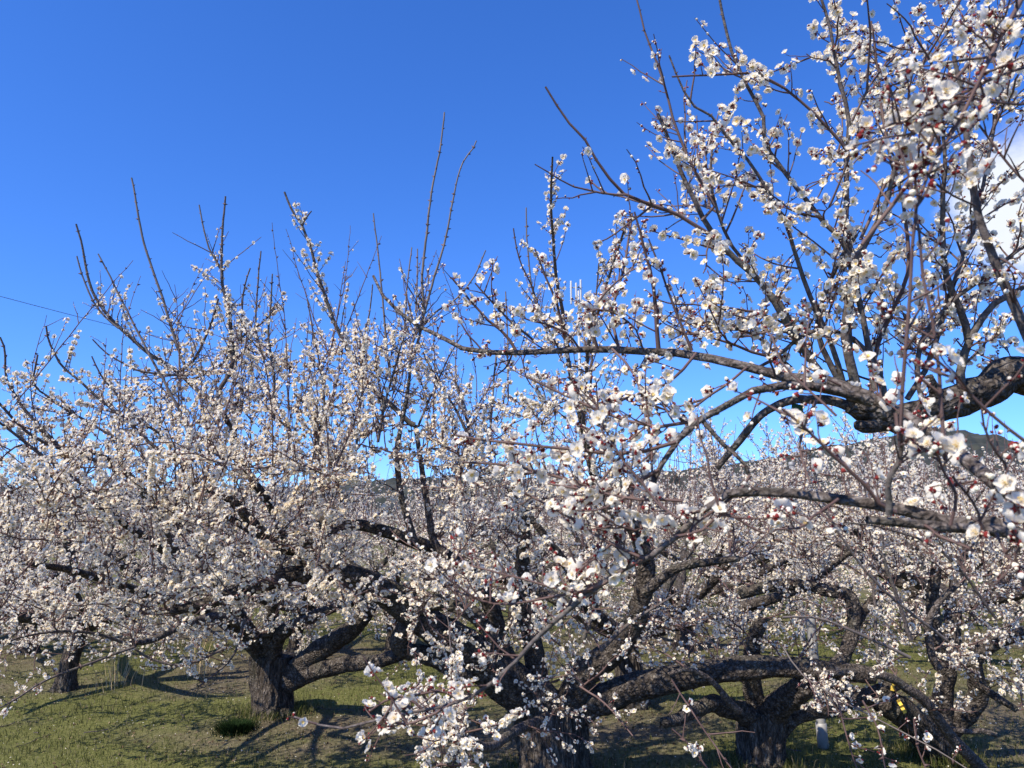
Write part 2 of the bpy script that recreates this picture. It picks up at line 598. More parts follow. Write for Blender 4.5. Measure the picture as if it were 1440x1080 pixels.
# ------------------------------------------------------------------ tree builder
class Tree:
    def __init__(self, name, label, base, group=None, cat='plum tree', lods=(0.95, 2.3, 4.6), fl_r=0.0118, dens=1.65, even=3.5):
        self.base = np.asarray(base, float)
        self.root = empty(name, base, label, cat, group)
        self.sk = []                 # skeleton nodes: x y z r  tangent
        self.twP, self.twR = [], []  # twigs, 6 points each
        self.branches = []
        self.fl_pos, self.fl_ax, self.fl_tan = [], [], []
        self.nubs = []
        self.bud_pos, self.bud_ax = [], []
        self.lods, self.fl_r, self.dens, self.even = lods, fl_r, dens, even

    def note(self, Q):
        t = unit(np.gradient(Q[:, :3], axis=0))
        self.sk.append(np.column_stack((Q, t)))

    def trunk(self, P, flare=0.5, rough=1.0):
        mb = MB()
        Q = gnarled(mb, P, rough, flare, True, True)
        mb.build('trunk', [M['trunk']], self.root, True, self.base)
        self.note(Q)

    def limb(self, P, rough=1.0, mat='bark', label=None):
        mb = MB()
        Q = gnarled(mb, P, rough)
        o = mb.build('limb', [M[mat]], self.root, True, self.base)
        if label:
            o['label'] = label
        self.note(Q)
        return Q

    def branch(self, P, bloom=1.0, bare_tip=0.1, mat=None, twig_len=0.16, twig_gap=0.055, nub=0.5, up=0.35, own=True, jit=1.0):
        """P rows x y z r; grows side twigs with blossoms along it"""
        P = np.asarray(P, float)
        L = np.linalg.norm(np.diff(P[:, :3], axis=0), axis=1).sum()
        n = int(np.clip(L / 0.045, 8, 48))
        Q = catmull(P, n)
        j = np.cumsum(rng.normal(size=(n, 3)), axis=0) * 0.0022 * jit
        j -= np.linspace(0, 1, n)[:, None] * j[-1]
        Q[:, :3] += j
        Q[:, 3] = np.maximum(Q[:, 3], 0.0011)
        self.branches.append((Q, mat))
        self.note(Q)
        if bloom > 0:
            self.twigs(Q, L, bloom, bare_tip, twig_len, twig_gap, up)
        # nubs along the bare tip
        if nub > 0:
            m = int(L * 40 * nub)
            if m:
                s = rng.uniform(0.2, 1.0, m)
                i = np.minimum((s * (n - 1)).astype(int), n - 1)
                t = unit(np.gradient(Q[:, :3], axis=0))[i]
                ax = unit(np.cross(t, rng.normal(size=(m, 3))) + 0.5 * t)
                self.nubs.append(np.column_stack((Q[i, :3] + ax * Q[i, 3:4] * 0.8, ax)))
        return Q

    def twigs(self, Q, L, bloom, bare_tip, tl, gap, up):
        n = len(Q)
        m = int(L / gap * 1.22 * min(1, 0.5 + bloom * 0.5))
        if m < 1:
            return
        s = np.sort(rng.uniform(0.12, 1.0 - bare_tip, m))
        f = s * (n - 1)
        i = np.minimum(f.astype(int), n - 2)
        u = (f - i)[:, None]
        p = Q[i, :3] * (1 - u) + Q[i + 1, :3] * u
        T = unit(np.gradient(Q[:, :3], axis=0))[i]
        side = unit(np.cross(T, rng.normal(size=(m, 3))))
        ang = rng.uniform(0.65, 1.25, m)[:, None]
        d = T * np.cos(ang) + side * np.sin(ang)
        d[:, 2] += up * rng.uniform(0.2, 1.3, m)
        d = unit(d)
        ln = tl * rng.gamma(2.2, 0.45, m) * (1.05 - 0.55 * s) + 0.015
        ln = np.minimum(ln, tl * 3.2)[:, None]
        tt = np.linspace(0, 1, 6)[None, :, None]
        bend = rng.normal(size=(m, 3)) * 0.10
        bend[:, 2] += 0.14
        P = p[:, None] + d[:, None] * ln[:, None] * tt + (bend * ln)[:, None] * tt ** 2
        P += rng.normal(size=P.shape) * (ln[:, None] * 0.02) * tt
        r0 = np.clip(0.0011 + 0.010 * ln[:, 0], 0.0011, 0.0034)
        r = r0[:, None] * np.linspace(1, 0.45, 6)[None]
        self.twP.append(P)
        self.twR.append(r)
        self.bloom_on(P, ln[:, 0], bloom)
        # blossoms straight on the branch wood
        k = int(L / 0.04 * bloom * 0.5)
        if k:
            s2 = rng.uniform(0.25, 1 - bare_tip, k)
            i = np.minimum((s2 * (n - 1)).astype(int), n - 2)
            t = unit(np.gradient(Q[:, :3], axis=0))[i]
            self.put(Q[i, :3], t, Q[i, 3])

    def bloom_on(self, P, ln, bloom):
        bloom = bloom * rng.gamma(self.even, 1.05 / self.even, len(ln)) * rng.uniform(.8, 1.25)
        cnt = np.maximum((ln / 0.021 * bloom * self.dens).astype(int), rng.poisson(0.85 * bloom * self.dens, len(ln)))
        idx = np.repeat(np.arange(len(ln)), cnt)
        if not len(idx):
            return
        s = 0.12 + 0.86 * np.sqrt(rng.random(len(idx)))
        q = np.maximum(ln[idx] / 0.026, 1.0)
        s = np.clip((np.round(s * q) + rng.normal(size=len(idx)) * 0.10) / q, 0.1, 0.99)
        f = s * 5
        i = np.minimum(f.astype(int), 4)
        u = (f - i)[:, None]
        p = P[idx, i] * (1 - u) + P[idx, i + 1] * u
        t = unit(P[idx, i + 1] - P[idx, i])
        self.put(p, t, 0.001)
        # buds: near tips
        cb = rng.binomial(8, 0.42, len(ln))
        ib = np.repeat(np.arange(len(ln)), cb)
        if len(ib):
            s = 0.35 + 0.65 * np.sqrt(rng.random(len(ib)))
            f = s * 5
            i = np.minimum(f.astype(int), 4)
            u = (f - i)[:, None]
            p = P[ib, i] * (1 - u) + P[ib, i + 1] * u
            t = unit(P[ib, i + 1] - P[ib, i])
            ax = unit(np.cross(t, rng.normal(size=(len(ib), 3))) + 0.5 * t)
            self.bud_pos.append(p + ax * 0.004)
            self.bud_ax.append(ax)

    def put(self, p, t, r):
        n = len(p)
        ax = unit(np.cross(t, rng.normal(size=(n, 3))) + 0.25 * t + np.array((0, 0, 0.15)))
        self.fl_pos.append(p + ax * (0.0055 + np.asarray(r).reshape(-1, 1) * 0.9))
        self.fl_ax.append(ax)

    def grow_to(self, targets, bloom=1.0, r_scale=1.0, lift=0.35, twig_len=0.16, gap=0.055, rmin=0.0022):
        """branches from the nearest wood towards each target, nearest first"""
        sk = np.concatenate(self.sk)
        d = np.array([np.min(np.linalg.norm(sk[:, :3] - t, axis=1)) for t in targets])
        for k in np.argsort(d):
            t = targets[k]
            sk = np.concatenate(self.sk)
            dv = t - sk[:, :3]
            dist = np.linalg.norm(dv, axis=1)
            cosv = np.einsum('ij,ij->i', unit(dv), sk[:, 4:7])
            cost = dist * (1.25 - 0.35 * cosv) + 0.25 * np.maximum(-dv[:, 2], 0) + np.where(sk[:, 3] < 0.003, 0.3, 0)
            i = int(np.argmin(cost))
            p0 = sk[i, :3]
            L = dist[i]
            if L < 0.06:
                continue
            d0 = unit(sk[i, 4:7] * 0.7 + unit(t - p0) * 0.7 + rng.normal(size=3) * 0.25)
            d1 = unit(unit(t - p0) + np.array((0, 0, lift)) + rng.normal(size=3) * 0.2)
            c1, c2 = p0 + d0 * L * 0.36, t - d1 * L * 0.34
            s = np.linspace(0, 1, 7)[:, None]
            B = (1 - s) ** 3 * p0 + 3 * (1 - s) ** 2 * s * c1 + 3 * (1 - s) * s * s * c2 + s ** 3 * t
            B[1:-1] += rng.normal(size=(5, 3)) * 0.018 * L
            r0 = min((0.0035 + 0.0075 * L) * r_scale, sk[i, 3] * 0.85 + 0.001)
            r = np.linspace(max(r0, rmin), 0.0016, 7)
            self.branch(np.column_stack((B, r)), bloom, 0.04, None, twig_len, gap)

    def sprays(self, n, zlo, hgt, xr, top, bloom=.75, twig_len=.075):
        """thin upright flowering shoots rising from the wood of the crown"""
        sk = np.concatenate(self.sk)
        px, py, z = proj(sk[:, :3])
        ok = np.nonzero((sk[:, 2] > zlo) & (sk[:, 3] > .0025) & (px > xr[0]) & (px < xr[1]))[0]
        done = tries = 0
        while done < n and tries < n * 12:
            tries += 1
            p = sk[rng.choice(ok), :3]
            h = hgt * rng.uniform(.5, 1.15)
            tip = p + np.array((rng.normal() * .22 * h, rng.normal() * .22 * h, h))
            tx, ty, _ = proj(tip[None])
            if ty[0] < np.interp(tx[0], [a for a, b in top], [b for a, b in top]):
                continue
            mid = (p + tip) / 2 + rng.normal(size=3) * .05 * h
            self.branch(np.column_stack(((p, mid, tip), (.0036, .0026, .0013))), bloom * rng.uniform(.5, 1.3), rng.uniform(.02, .3), None, twig_len, .05, .6, .5)
            done += 1

    def finish(self, n_parts=100, n_branch=90, keep=1.0, nub_size=0.004, bud_scale=1.0):
        base = self.base
        # --- wood
        order = sorted(range(len(self.branches)), key=lambda i: -self.branches[i][0][:, 3].mean() * len(self.branches[i][0]))
        rest = MB()
        for rank, i in enumerate(order):
            Q, mat = self.branches[i]
            m = M[mat] if mat else (M['branch'] if Q[:, 3].mean() > 0.0045 else M['twig'])
            k = 9 if Q[0, 3] > 0.012 else (6 if Q[0, 3] > 0.004 else 4)
            mb = rest if rank >= n_branch else MB()
            tubes(mb, Q[None, :, :3], Q[None, :, 3], k)
            if rank < n_branch:
                mb.build('branch', [m], self.root, True, base)
        if self.twP:
            tubes(rest, np.concatenate(self.twP), np.concatenate(self.twR), 4)
        if self.nubs:
            nb = np.concatenate(self.nubs)
            n = len(nb)
            V = np.array([(-.5, -.3, 0), (.5, -.3, 0), (0, .6, 0), (0, 0, 1.6)])
            stamp(rest, (V, np.array([(0, 1, 3), (1, 2, 3), (2, 0, 3)]), np.zeros(3, int)), nb[:, :3], frames(nb[:, 3:]), rng.uniform(0.7, 1.4, n) * nub_size)
        if rest.n:
            tag(rest.build('twigs', [M['twig']], self.root, True, base), kind='stuff')
        # --- blossoms
        if not self.fl_pos:
            return
        pos = np.concatenate(self.fl_pos)
        ax = np.concatenate(self.fl_ax)
        if keep < 1:
            sel = rng.random(len(pos)) < keep
            pos, ax = pos[sel], ax[sel]
        n = len(pos)
        rot = frames(ax)
        sc = self.fl_r * rng.uniform(0.72, 1.15, n)
        var = rng.choice(5, n, p=[0.30, 0.28, 0.20, 0.12, 0.10])
        px, py, z = proj(pos)
        inview = (px > -10) & (px < W + 10) & (py > -10) & (py < H + 10) & (z > 0.2)
        size = np.where(inview, sc / np.maximum(z, 0.2), 0)
        top = np.argsort(-size)[:n_parts]
        single = np.zeros(n, bool)
        single[top] = size[top] > 0
        meshes = {}
        zz = np.abs(z)
        lod = np.where(zz < self.lods[0], 3, np.where(zz < self.lods[1], 2, np.where(zz < self.lods[2], 1, 0)))
        for i in np.nonzero(single)[0]:
            key = (max(lod[i], 1), var[i])
            if key not in meshes:
                mb = MB()
                V, T, Mi = TPL[key[0]][key[1]]
                mb.add(V, tris=T, tmat=Mi)
                meshes[key] = mb.mesh('blossom', FM, key[0] >= 2)
            o = bpy.data.objects.new('blossom', meshes[key])
            COL.objects.link(o)
            o.parent = self.root
            Mx = Matrix(rot[i].tolist()).to_4x4()
            o.matrix_local = Matrix.Translation(Vector(pos[i] - base)) @ Mx @ Matrix.Scale(sc[i], 4)
        mb = MB()
        for l in range(4):
            for v in range(5):
                s = (lod == l) & (var == v) & ~single
                stamp(mb, TPL[l][v], pos[s], rot[s], sc[s])
        if self.bud_pos:
            bp = np.concatenate(self.bud_pos)
            ba = np.concatenate(self.bud_ax)
            bz = np.abs(proj(bp)[2])
            bl = np.where(bz < self.lods[0], 3, np.where(bz < self.lods[1], 2, 1))
            bv = rng.random(len(bp)) < 0.5
            br = frames(ba)
            bs = self.fl_r * rng.uniform(0.5, 1.0, len(bp)) * np.where(bv, 0.62, 0.9) * bud_scale
            for l in (1, 2, 3):
                for v in (0, 1):
                    s = (bl == l) & (bv == bool(v))
                    stamp(mb, BUD[l][v], bp[s], br[s], bs[s])
        if mb.n:
            tag(mb.build('blossoms', FM, self.root, False, base), kind='stuff')
        print('tree', self.root.name, 'blossoms', n, 'branches', len(self.branches))


def trace(s, d0, d1, w0, w1):
    """'x,y x,y,depth ...' photo points -> rows x y z r; depth runs d0..d1, width in photo px w0..w1"""
    pts = [tuple(float(v) for v in a.split(',')) for a in s.split()]
    n = len(pts)
    seg = [0.0]
    for a, b in zip(pts, pts[1:]):
        seg.append(seg[-1] + math.hypot(b[0] - a[0], b[1] - a[1]))
    out = []
    for p, q in zip(pts, seg):
        u = q / seg[-1]
        d = p[2] if len(p) > 2 else d0 + (d1 - d0) * u
        w = w0 + (w1 - w0) * u
        out.append((*at(p[0], p[1], d), w * 0.5 * d / FPX))
    return np.array(out)


def zone(x0, y0, x1, y1, d0, d1, n, top=None):
    """n target points spread through a wedge of air seen between photo bounds"""
    out = []
    while len(out) < n:
        x, y, d = rng.uniform(x0, x1), rng.uniform(y0, y1), rng.uniform(d0, d1)
        if top is not None and y < np.interp(x, [a for a, b in top], [b for a, b in top]) + 0:
            continue
        p = at(x, y, d)
        if p[2] < 0.25:
            continue
        out.append(p)
    return np.array(out)


# ------------------------------------------------------------------ the setting: ground and hills
def graded(lo, hi, fine_lo, fine_hi, step, grow=1.16):
    a = list(np.arange(fine_lo, fine_hi + 1e-6, step))
    d = step
    while a[-1] < hi:
        d *= grow
        a.append(min(a[-1] + d, hi))
    d = step
    while a[0] > lo:
        d *= grow
        a.insert(0, max(a[0] - d, lo))
    return np.array(a)


def grassiness(x, y):
    a = noise.fractal((x * 0.55 + 3, y * 0.8, 1.7), 1.0, 2.0, 4) * 0.50 + 0.54
    return min(1.0, max(0.0, a + 0.10 * noise.noise((x * 4, y * 4, 8))))


gx, gy = graded(-420, 420, -9, 9, 0.09), graded(-60, 420, 1, 13, 0.09)
V = np.zeros((len(gy), len(gx), 3))
for j, y in enumerate(gy):
    for i, x in enumerate(gx):
        z = ground_z(x, y)
        if abs(x) < 10 and 0 < y < 14:
            z += 0.012 * noise.noise((x * 6, y * 6, 0.5)) + 0.006 * noise.noise((x * 17, y * 17, 2.5))
        V[j, i] = (x, y, z)
idx = np.arange(len(gx) * len(gy)).reshape(len(gy), len(gx))
mb = MB()
mb.add(V, quads=np.stack((idx[:-1, :-1], idx[:-1, 1:], idx[1:, 1:], idx[1:, :-1]), -1))
m, t = new_mat('turf')
out = t.nodes.new('ShaderNodeOutputMaterial')
b = t.nodes.new('ShaderNodeBsdfPrincipled')
b.inputs['Roughness'].default_value = 0.95
b.inputs['Specular IOR Level'].default_value = 0.05
at_ = t.nodes.new('ShaderNodeAttribute')
at_.attribute_name = 'grassiness'
pn = tex(t, 9, 5, 0.65)
pa = t.nodes.new('ShaderNodeMath')
pa.operation = 'MULTIPLY_ADD'
pa.inputs[1].default_value = 0.45
t.links.new(pn, pa.inputs[0])
t.links.new(at_.outputs['Fac'], pa.inputs[2])
patch = pa.outputs[0]
fine = tex(t, 38, 6, 0.7)
soil = ramp(t, fine, [(0.30, (0.058, 0.048, 0.030)), (0.55, (0.140, 0.118, 0.078)), (0.75, (0.25, 0.215, 0.155))])
turf = ramp(t, fine, [(0.30, (0.060, 0.066, 0.020)), (0.52, (0.124, 0.130, 0.042)), (0.75, (0.22, 0.20, 0.085))])
pm = ramp(t, patch, [(0.50, (0, 0, 0)), (0.92, (1, 1, 1))])
mx = t.nodes.new('ShaderNodeMix')
mx.data_type = 'RGBA'
t.links.new(pm, mx.inputs[0])
t.links.new(soil, mx.inputs[6])
t.links.new(turf, mx.inputs[7])
t.links.new(mx.outputs[2], b.inputs['Base Color'])
bp = t.nodes.new('ShaderNodeBump')
bp.inputs['Strength'].default_value = 0.8
bp.inputs['Distance'].default_value = 0.02
t.links.new(fine, bp.inputs['Height'])
t.links.new(bp.outputs[0], b.inputs['Normal'])
t.links.new(b.outputs[0], out.inputs[0])
M['turf'] = m
g = mb.build('ground', [m])
ga = g.data.attributes.new('grassiness', 'FLOAT', 'POINT')
ga.data.foreach_set('value', np.array([grassiness(p[0], p[1]) for p in V.reshape(-1, 3)], np.float32))
tag(g, kind='structure')

# wooded hills beyond the orchard
ridge = [(-900, 690), (-200, 688), (0, 686), (200, 690), (420, 684), (560, 674), (640, 672), (740, 675), (860, 672), (1000, 656), (1100, 640), (1200, 622),
         (1330, 602), (1390, 612), (1440, 634), (1600, 640), (2000, 655), (2600, 660)]
RX, RY = [a for a, b in ridge], [b for a, b in ridge]
cols, rows = 420, 46
V = np.zeros((rows, cols, 3))
for i in range(cols):
    px = -900 + 3500 * i / (cols - 1)
    py = np.interp(px, RX, RY)
    top = at(px, py, 210.0)
    for j in range(rows):
        u = j / (rows - 1)
        y = 120 + 90 * u if u < 1 else 210
        x = top[0] * (y / 210.0) ** 0.6
        z = top[2] * (u ** 0.8) - 0.5
        z += (2.0 * abs(noise.noise((x * 0.16, y * 0.16, 0))) + 1.5 * noise.noise((x * 0.5, y * 0.5, 4)) ** 2 * 2 + 1.1 * noise.noise((x * 1.1, y * 0.9, 9))) * min(1, u * 3) * (0.6 if u > .95 else 1)
        V[j, i] = (x, y, z)
idx = np.arange(cols * rows).reshape(rows, cols)
mb = MB()
mb.add(V, quads=np.stack((idx[:-1, :-1], idx[:-1, 1:], idx[1:, 1:], idx[1:, :-1]), -1))
hm = simple('wooded_slope', (0.012, 0.018, 0.014), 0.95, 0, 0.22, (0.040, 0.042, 0.030), 0.0)
tag(mb.build('hills', [hm], smooth=False), kind='structure')

# ------------------------------------------------------------------ tree A: overhanging from the right
A = Tree('plum_tree', 'nearest plum tree, trunk outside the frame, boughs reaching in from the right with large blossoms', (2.45, 2.15, ground_z(2.45, 2.15)),
         'plum trees of the orchard', lods=(1.25, 2.6, 5), fl_r=0.0124, dens=.88, even=7)
bz = A.base[2]
A.trunk([(2.45, 2.15, bz - 0.12, 0.21), (2.44, 2.14, 0.35, 0.18), (2.38, 2.12, 0.8, 0.165), (2.30, 2.10, 1.15, 0.16)])
e = at(1440, 527, 2.0)
A.limb(np.vstack(([(2.32, 2.1, 1.0, 0.13), (2.02, 2.06, 1.48, 0.095), (1.68, 2.03, 1.80, 0.062)], trace('1440,528 1390,546 1340,566 1290,582 1255,588 1226,582 1200,566', 2.0, 1.92, 50, 34))), 1.5)
A.limb(trace('1262,592 1232,578 1205,560 1190,538', 1.94, 1.90, 40, 20), 1.5)
A.limb(trace('1240,592 1222,600 1206,598', 1.93, 1.90, 30, 15), 1.8)
A.limb(trace('1320,575 1314,548 1306,530', 1.95, 1.90, 20, 12), 1.6)
A.limb(trace('1215,580 1170,563 1134,562 1118,562 1095,569 1068,586 1040,620 1008,658', 1.94, 2.1, 16, 9), 1.0, 'limb')
A.limb([(2.3, 2.1, 1.05, 0.10), (2.7, 2.6, 1.6, 0.07), (3.0, 3.0, 2.1, 0.04)])
A.limb([(2.3, 2.1, 1.05, 0.10), (2.5, 1.6, 1.5, 0.06), (2.6, 1.0, 1.9, 0.04)])
# strong upright shoots from the knob
for s, d0, d1, w0, w1, bl, bare in [
    ('1206,552 1190,480 1190,441 1198,384 1216,337 1242,290 1258,233 1276,170', 1.90, 1.70, 15, 4, .9, .03),
    ('1196,520 1192,430 1198,380 1197,290 1197,228 1198,171 1183,109 1170,52 1152,-10', 1.90, 1.72, 11, 4, 1.0, .02),
    ('1178,548 1149,519 1107,456 1071,399 1024,358 986,311 962,259 940,200 925,160', 1.92, 1.75, 12, 5, .85, .03),
    ('986,311 1004,290 978,244 952,182 931,119 905,40 893,-10', 1.77, 1.7, 5, 2.5, .35, .3),
    ('1000,330 968,308 947,300 915,288 878,271 847,237 818,192 790,160 767,122', 1.77, 1.62, 6, 3, .15, .6),
    ('885,275 860,272 835,271 793,254 752,231', 1.68, 1.62, 4, 2, .12, .6),
    ('1232,548 1201,363 1154,306 1113,254 1082,207 1076,161 1050,114 1030,67 1011,-6', 1.88, 1.7, 9, 4, .9, .15),
    ('1198,222 1159,176 1123,140 1071,106 1040,104 1004,106 945,108', 1.72, 1.62, 5, 2.5, .9, .02),
    ('1186,545 1149,462 1170,394 1185,358 1205,330', 1.91, 1.84, 9, 5, .5, .05),
    ('1188,540 1159,467 1128,384 1097,306 1055,244 1019,197 998,171 967,145 941,78', 1.9, 1.68, 8, 2.5, .8, .12),
    ('1180,548 1140,505 1100,430 1068,394 1034,348 1010,300 1000,250 1003,200', 1.95, 1.85, 8, 3, .9, .05),
    ('1247,575 1244,540 1232,508 1212,485 1190,472 1149,464 1117,478 1095,500 1060,520', 1.93, 1.88, 10, 5, .4, .1),
    ('1351,552 1351,519 1363,480 1382,441 1410,420 1445,400', 1.96, 1.9, 13, 7, .5, .05),
    ('1363,480 1358,450 1345,415 1330,380 1325,300 1330,220 1322,150', 1.94, 1.75, 11, 4, .9, .03),
    ('1300,570 1290,520 1300,470 1335,430 1370,400 1420,360 1460,330', 1.92, 1.85, 8, 4, .9, .03),
    ('1225,560 1232,500 1255,440 1275,380 1270,300 1245,200 1240,120 1225,30', 1.92, 1.8, 7, 3, 1.0, .05),
    ('1275,560 1310,500 1340,400 1365,330 1385,250 1400,180 1412,100 1405,20', 1.95, 1.85, 8, 3, 1.0, .05),
    ('1210,337 1235,280 1260,240 1300,190 1330,120 1350,70 1345,30', 1.78, 1.68, 5, 2.5, 1.0, .05),
    ('1198,171 1225,120 1262,80 1290,95 1320,120', 1.72, 1.66, 4, 2.5, 1.0, .05),
    ('1310,90 1290,60 1270,30 1247,5', 1.7, 1.62, 4, 2, .1, .6),
    ('1154,306 1120,300 1080,270 1030,250 1000,240', 1.84, 1.72, 4, 2, 1.0, .05),
    ('1107,456 1060,440 1000,430 950,428', 1.9, 1.8, 4, 2, .9, .05),
    ('1100,500 1060,490 1010,475 965,470 940,480', 1.9, 1.8, 5, 2, 1.1, .05),
    ('1113,520 1060,470 1010,452 975,455', 1.95, 1.9, 5, 2, 1.1, .05),
]:
    A.branch(trace(s, d0, d1, w0, w1), bl, bare, None, 0.10, 0.040, 0.6, 0.25)
top_a = [(700, 480), (800, 420), (880, 360), (930, 300), (960, 240), (1000, 150), (1050, 110), (1100, 40), (1150, 0), (1440, -40)]
A.grow_to(zone(900, -20, 1460, 500, 1.65, 2.2, 64, top_a), 1.05, 0.6, 0.3, 0.10, 0.042)
A.grow_to(zone(1220, -20, 1460, 520, 1.8, 2.4, 20), 1.05, 0.8, 0.3, 0.10, 0.042)

# long arching boughs passing close to the camera
QA = trace('1440,703 1408,688 1352,646 1307,613 1260,581 1227,563 1189,548 1159,537 1100,531 1050,517 960,497 900,494 830,491 760,495 718,496 660,494 627,479 585,458 543,421 525,388', 0.98, 2.0, 21, 4)
A.branch(np.vstack(([(2.3, 2.05, 0.95, 0.035), (1.7, 1.5, 1.25, 0.022), (1.05, 1.12, 1.52, 0.013)], QA)), .55, .02, 'limb', 0.07, 0.035, .5, .5, jit=.5)
QB = trace('1227,565 1174,547 1120,540 1070,545 1032,565 989,589 950,623 926,661 912,690', 1.22, 1.22, 15, 8)
A.branch(QB, .3, .05, 'limb', 0.06, 0.05, .5, .3, jit=.4)
A.branch(trace('989,589 1008,610 1032,632 1046,650 1053,668', 1.22, 1.2, 7, 5), .2, .05, 'limb', 0.06, .05)
QC = trace('1440,757 1337,738 1289,724 1217,709 1144,700 1072,692 1012,695', 1.0, 1.14, 20, 12)
A.branch(np.vstack(([(2.32, 2.0, 0.8, 0.032), (1.6, 1.4, 1.1, 0.02), (1.0, 1.12, 1.38, 0.013)], QC)), .3, .02, 'limb', 0.05, 0.03, .4, .3, jit=.4)
A.branch(trace('1022,694 1010,698 985,720 950,755 907,786 880,798 833,830 795,858 756,892 727,926 689,960 650,984 593,998 520,1013 472,1024 414,1008', 1.13, 1.42, 10, 2.4), .5, .02, 'branch', 0.05, 0.03, .4, .3, jit=.4)
A.branch(np.vstack(([(1.0, 1.08, 1.36, 0.012)], trace('1440,752 1400,748 1337,743 1280,737 1219,731', 0.98, .98, 17, 13))), .0, .02, 'limb', nub=.2, jit=.3)
